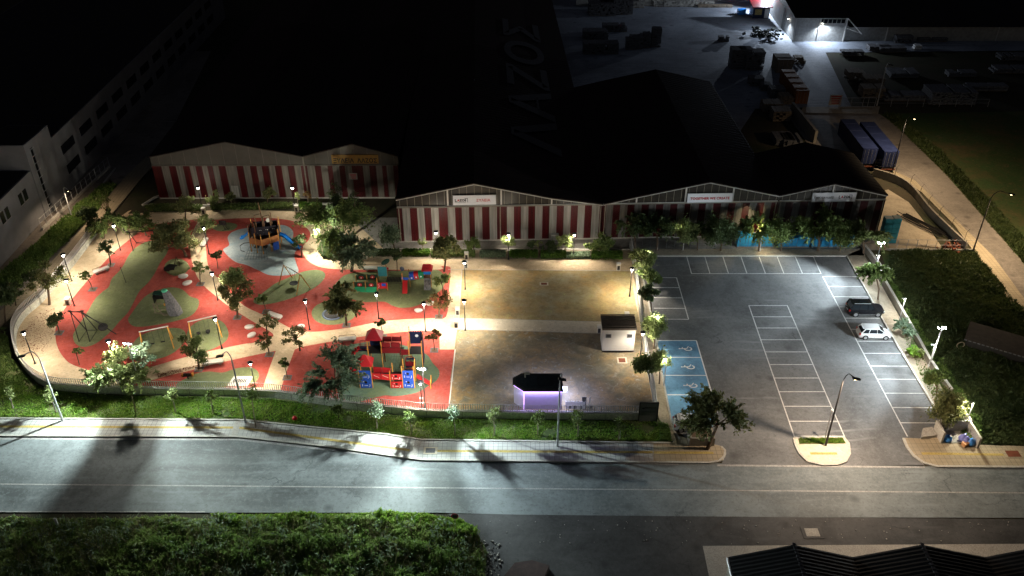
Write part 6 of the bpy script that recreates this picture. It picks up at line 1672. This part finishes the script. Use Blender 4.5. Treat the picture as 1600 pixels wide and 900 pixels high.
BSH = [
 ('bush',528,652,528,640,24,'low yellow green bush against the park wall behind the verge grass','leaf_mid'),
 ('bush',741,396,739,381,30,'dark rounded bush beside the bushy dull green tree','leaf_mid'),
 ('bush',937,397,938,380,46,'broad dark bush at the end of the long hedge','leaf_mid'),
 ('bush',829,395,829,382,16,'small dark bush right of the lit shrub in the hedge strip','leaf_dark'),
 ('bush',860,396,860,385,26,'dark bush between the stump and the second lit shrub','leaf_dark'),
 ('bush',794,403,794,376,26,'round shrub glowing around the middle hedge lamp','leaf_pale'),
 ('bush',882,398,883,375,30,'pale glowing round shrub beside its lamp','leaf_pale'),
 ('bare',660,397,660,380,16,'bare yellowish sapling near the red striped corner','leaf_pale'),
 ('bare',841,400,841,381,12,'pale forked stump like sapling in the hedge strip','leaf_pale'),
 ('bare',297,324,297,309,16,'bare white twiggy sapling before the twin gable shed','leaf_pale'),
 ('bush',333,323,333,310,28,'yellowish lit round shrub before the twin gable shed','leaf_pale'),
 ('bush',362,322,360,307,18,'dim shrub beside the lit yellowish one','leaf_olive'),
 ('bush',418,322,418,302,24,'dull upright shrub at the middle of the twin gable shed','leaf_olive'),
 ('bare',465,323,465,306,14,'white twiggy sapling beside the hedge lamp behind the ship','leaf_pale'),
 ('bare',481,323,481,306,18,'reddish twiggy shrub before the shed valley','leaf_autumn'),
 ('sapling',522,326,522,301,26,'dark tree standing left of the notice on the twin gable shed','leaf_dark'),
 ('sapling',554,328,554,309,18,'dark shrub below the notice of the twin gable shed','leaf_dark'),
 ('bush',140,362,150,368,34,'dark ivy like bush at the top corner of the street wall','leaf_dark'),
 ('bush',1432,556,1430,548,24,'light green scrub spilling over the low wall by the mast','grass_bright'),
]
for a in BSH: tree(*a[:7], a[7], 'shrub', 'shrub', None, 'pale_bark' if a[0] == 'bare' else 'bark')
for i, (x, y, lab) in enumerate(((173,414,'tree pit under the scalloped tree behind the bench'),(145,452,'tree pit of the neat umbrella tree'),(92.5,520,'tree pit at the corner of the red rubber'),(313,444,'tree pit of the flat topped young tree'),(371,496,'tree pit of the shaggy brown tree'),(416,487,'tree pit at the nest swing patch'),(421,554,'tree pit at the tip of the red triangle'),(311,577,'tree pit in front of the lower bench'),(449,590,'tree pit by the short path'),(541.6,508,'pale tree pit of the carousel tree'),(598,526,'pale tree pit behind the castle playset'),(678.6,547,'pale tree pit near the battlements'),(685.6,495,'tree pit at the corner by the sand'))): grate(x, y, lab)

# ------------------------------------------------------------------ hedges, grass, weeds
def in_poly_px(pts, z, n, jitter=None):
    w = np.array([tuple(P(x, y, z)[:2]) for x, y in pts]); lo, hi = w.min(0), w.max(0); out = []
    tot = 0
    while tot < n:
        q = rng.uniform(lo, hi, (n,2)); ins = np.zeros(n, bool); j = len(w)-1
        for i in range(len(w)):
            xi, yi = w[i]; xj, yj = w[j]
            c = ((yi > q[:,1]) != (yj > q[:,1])) & (q[:,0] < (xj-xi)*(q[:,1]-yi)/(yj-yi+1e-12)+xi); ins ^= c; j = i
        out.append(q[ins]); tot += ins.sum()
    return np.concatenate(out)[:n]
def fnoise(q, s, seed=0):
    return np.array([mnoise.fractal(Vector((x*s, y*s, seed)), 1, 2, 3) for x, y in q])
def hedge(pts, h, n, label, m='hedge_green', size=.16):
    o = P(*pts[0]); q = in_poly_px(pts, 0, n); z = h*np.sqrt(rng.uniform(0,1,n))
    v = np.column_stack([q, z])-np.array((o.x,o.y,0)); t = thing('hedge', label, 'hedge', o, group='clipped hedges')
    big_mesh('foliage', leaf_quads(v, size, 1.3, up=.5), 4, m, t)
hedge([(566,402),(624,402),(625,395),(570,395)], .8, 4000, 'dark clipped hedge at the shaded end of the walkway', 'leaf_dark')
hedge([(628,402),(672,402),(672,395),(630,395)], .8, 3600, 'clipped hedge lit green behind the low playset')
hedge([(674,403),(742,404),(742,397),(674,396)], .8, 4600, 'dull hedge behind the bushy tree', 'leaf_mid')
hedge([(749,404),(790,404),(790,397),(750,397)], .75, 3000, 'greyish flat hedge before the middle hedge lamp', 'leaf_blue')
hedge([(795,405),(840,405),(840,397),(795,397)], .85, 3600, 'brightest green hedge after the middle hedge lamp')
hedge([(845,406),(884,406),(884,398),(845,398)], .85, 3200, 'green hedge after the forked stump')
hedge([(885,406),(922,406),(922,399),(885,399)], .75, 2600, 'pale greyish hedge by the second walkway lamp', 'leaf_blue')
hedge([(924,407),(972,407),(972,399),(924,399)], .85, 3600, 'green hedge below the broad dark bush')
hedge([(236,333),(300,331),(318,333),(318,325),(250,324),(226,326)], .8, 4600, 'rounded dark hedge along the cream walk behind the large tree', 'leaf_mid')
hedge([(330,331),(392,330),(458,328),(458,321),(392,323),(330,324)], .8, 4600, 'hedge line directly behind the ship playground', 'leaf_mid')
hedge([(468,328),(500,330),(504,323),(468,321)], .8, 2400, 'lit yellowish hedge piece next to the walkway litter box')
hedge([(505,405),(498,396),(503,380),(520,372),(560,392),(564,403),(535,409)], .9, 8000, 'dark curved hedge bed under the biggest tree', 'leaf_dark', .2)
def blades(name, label, regions, m, cat=None, kind='stuff', z0=.1):
    vs = []
    for pts, n, h, w in regions:
        q = in_poly_px(pts, z0, n); k = fnoise(q, .35); q = q[(k*1.6+rng.uniform(-.5,.9,n)) > -.2]; n = len(q)
        a = rng.uniform(0, 2*math.pi, n); hh = h*rng.uniform(.4,1.3,n)*(1+.5*fnoise(q, .6, 3)); hh = np.maximum(hh, .04)
        dx = np.cos(a)*w/2; dy = np.sin(a)*w/2; lx = rng.normal(0,.35,n)*hh; ly = rng.normal(0,.35,n)*hh
        v = np.empty((n,3,3)); v[:,0] = np.column_stack([q[:,0]-dx,q[:,1]-dy,np.full(n,z0)]); v[:,1] = np.column_stack([q[:,0]+dx,q[:,1]+dy,np.full(n,z0)]); v[:,2] = np.column_stack([q[:,0]+lx,q[:,1]+ly,z0+hh])
        vs.append(v.reshape(-1,3))
    o = big_mesh(name, np.concatenate(vs), 3, m); o['kind'] = kind; o['label'] = label
    return o
VG = [(-20,600),(62,604),(124,616),(195,619),(307,620.5),(431,624.5),(548,642),(661,654),(873,658),(1025,659),(1047,676),(1047,689),(660,684.5),(600,675),(500,666),(380,653.5),(0,651),(-20,651)]
blades('verge_grass', 'bright green grass on the verge between park wall and pavement', [(VG, 62000, .16, .12)], 'grass_bright')
blades('verge_grass', 'grass in the curved corner outside the park wall', [([(-20,520),(10,510),(18,560),(50,598),(70,610),(-20,620)], 9000, .2, .13)], 'grass_dark')
blades('island_grass', 'short grass bed on the traffic island', [([(1248,685),(1316,684.5),(1320,692),(1250,693)], 3500, .16, .1)], 'grass_bright', z0=.14)
blades('strip_grass', 'thin grass tufts in the strip beside the parking bays', [([(1400,500),(1430,520),(1470,600),(1500,640),(1496,664),(1482,664),(1440,590)], 2600, .18, .12),([(1030,660),(1046,665),(1048,690),(1032,688)], 3000, .3, .14)], 'grass_dark')
def weeds(name, label, pts, n, h, size, m, z0=.0, amp=1.0, bumpy=.22, el=4.5):
    q = in_poly_px(pts, z0, n); k = fnoise(q, bumpy, 5); k2 = fnoise(q, bumpy*3.3, 9); k3 = fnoise(q, 2.2, 21)
    top = h*np.clip(.5+1.15*k+.5*k2, .08, 1.9)*amp*np.clip(.8+.5*k3, .3, 1.4)
    z = top*np.power(rng.uniform(0,1,n), .45)
    v = np.column_stack([q+rng.normal(size=(n,2))*.05, z0+z])
    o = big_mesh(name, leaf_quads(v, size, el, up=1.3), 4, m); o['kind'] = 'stuff'; o['label'] = label
    return o
WP = [(-60,812),(120,811),(300,812),(500,812),(620,811),(700,815),(742,830),(760,862),(757,905),(740,1000),(-120,1000)]
weeds('roadside_weeds', 'thick tangled green weeds on the near side of the road', WP, 190000, .72, .085, 'weed', bumpy=.16)
weeds('roadside_weeds', 'darker taller growth inside the near weeds', [(230,845),(420,838),(640,850),(720,870),(730,905),(200,960)], 24000, 1.25, .11, 'grass_dark')
weeds('roadside_weeds', 'fringe of bright weeds leaning over the road edge', [(330,806),(640,803),(720,812),(748,835),(742,842),(640,822),(360,818)], 22000, .7, .08, 'grass_bright')
FD = [(1392,393),(1522,393),(1560,440),(1640,540),(1720,690),(1600,697),(1500,692),(1505,660),(1452,568),(1416,500),(1382,440)]
weeds('field_weeds', 'dark weeds filling the field beyond the low wall', FD, 100000, .6, .12, 'leaf_field', bumpy=.3)
weeds('field_weeds', 'brighter weeds along the foot of the low wall', [(1386,440),(1402,452),(1420,490),(1475,570),(1530,660),(1530,694),(1500,692),(1505,660),(1452,568)], 26000, .6, .1, 'grass_dark', bumpy=.4)
weeds('field_weeds', 'low grass between the side road and the dark open field', [(1380,180),(1400,181),(1500,270),(1640,420),(1640,460),(1590,398),(1485,278),(1402,198)], 20000, .5, .26, 'leaf_field')
weeds('street_weeds', 'dark plants in the strip beside the street outside the park', [(0,430),(40,395),(92,350),(160,290),(182,290),(150,332),(60,422),(20,455),(0,478)], 12000, .6, .2, 'grass_dark')
blades('roadside_weeds', 'tall dry stalks standing out of the near weeds', [(WP, 5200, 1.5, .035)], 'dry', z0=.3)
weeds('roadside_weeds', 'pale feathery plants scattered through the near weeds', WP, 16000, 1.15, .1, 'leaf_blue', bumpy=.5)
# pebbles along the weed edge
b = MB(); random.seed(3)
for i in range(260):
    p = P(random.gauss(752,14), random.uniform(845,905), .02); s = random.uniform(.04,.13)
    b.box((p.x,p.y,s*.4), (s*1.5,s,s), rz=random.uniform(0,3), rx=random.uniform(-.5,.5))
for i in range(110):
    p = P(random.uniform(760,1600), random.uniform(812,850), .02); s = random.uniform(.015,.08); b.box((p.x,p.y,s*.4), (s*1.5,s,s), rz=random.uniform(0,3))
o = b.build('gravel', 'concrete'); o['kind'] = 'stuff'; o['label'] = 'loose pale stones scattered over the dirt shoulder'
# fallen leaves on the pavings
def litter(pts, n, name, label, m, z=.1):
    q = in_poly_px(pts, z, n); v = np.column_stack([q, np.full(n, z+.01)]); o = big_mesh(name, leaf_quads(v, .09, 1.2, dirs=np.column_stack([np.cos(rng.uniform(0,6,n)),np.sin(rng.uniform(0,6,n)),np.zeros(n)])), 4, m); o['kind'] = 'stuff'; o['label'] = label
litter([(28,520),(60,490),(85,480),(86,505),(78,540),(60,560),(35,550)], 900, 'fallen_leaves', 'dry leaves scattered on the cream paving by the curved wall', 'rust')
litter([(250,590),(330,568),(360,562),(300,572),(240,585)], 500, 'fallen_leaves', 'dry leaves on the lower cream path', 'rust')

# ------------------------------------------------------------------ camera, sky, output
cam = bpy.data.cameras.new('camera'); co = bpy.data.objects.new('camera', cam); COL.objects.link(co)
cam.sensor_width = 36; cam.lens = 36*FOC/1600; cam.clip_start = 1; cam.clip_end = 3000
co.location = (0,0,CH); co.rotation_euler = (R(90)-TH,0,0); sc.camera = co
w = bpy.data.worlds.new('World'); sc.world = w; w.use_nodes = True; nt = w.node_tree
sky = nt.nodes.new('ShaderNodeTexSky'); sky.sky_type = 'NISHITA'; sky.sun_disc = False; sky.sun_elevation = R(-3); sky.sun_rotation = R(200)
nt.links.new(sky.outputs[0], nt.nodes['Background'].inputs[0]); nt.nodes['Background'].inputs[1].default_value = .27
sc.view_settings.view_transform = 'Standard'; sc.view_settings.look = 'None'; sc.view_settings.exposure = 0
cy = sc.cycles; cy.use_denoising = True; cy.max_bounces = 4; cy.diffuse_bounces = 3; cy.glossy_bounces = 2; cy.transmission_bounces = 2
cy.sample_clamp_indirect = 6; cy.use_light_tree = True; cy.caustics_reflective = False; cy.caustics_refractive = False
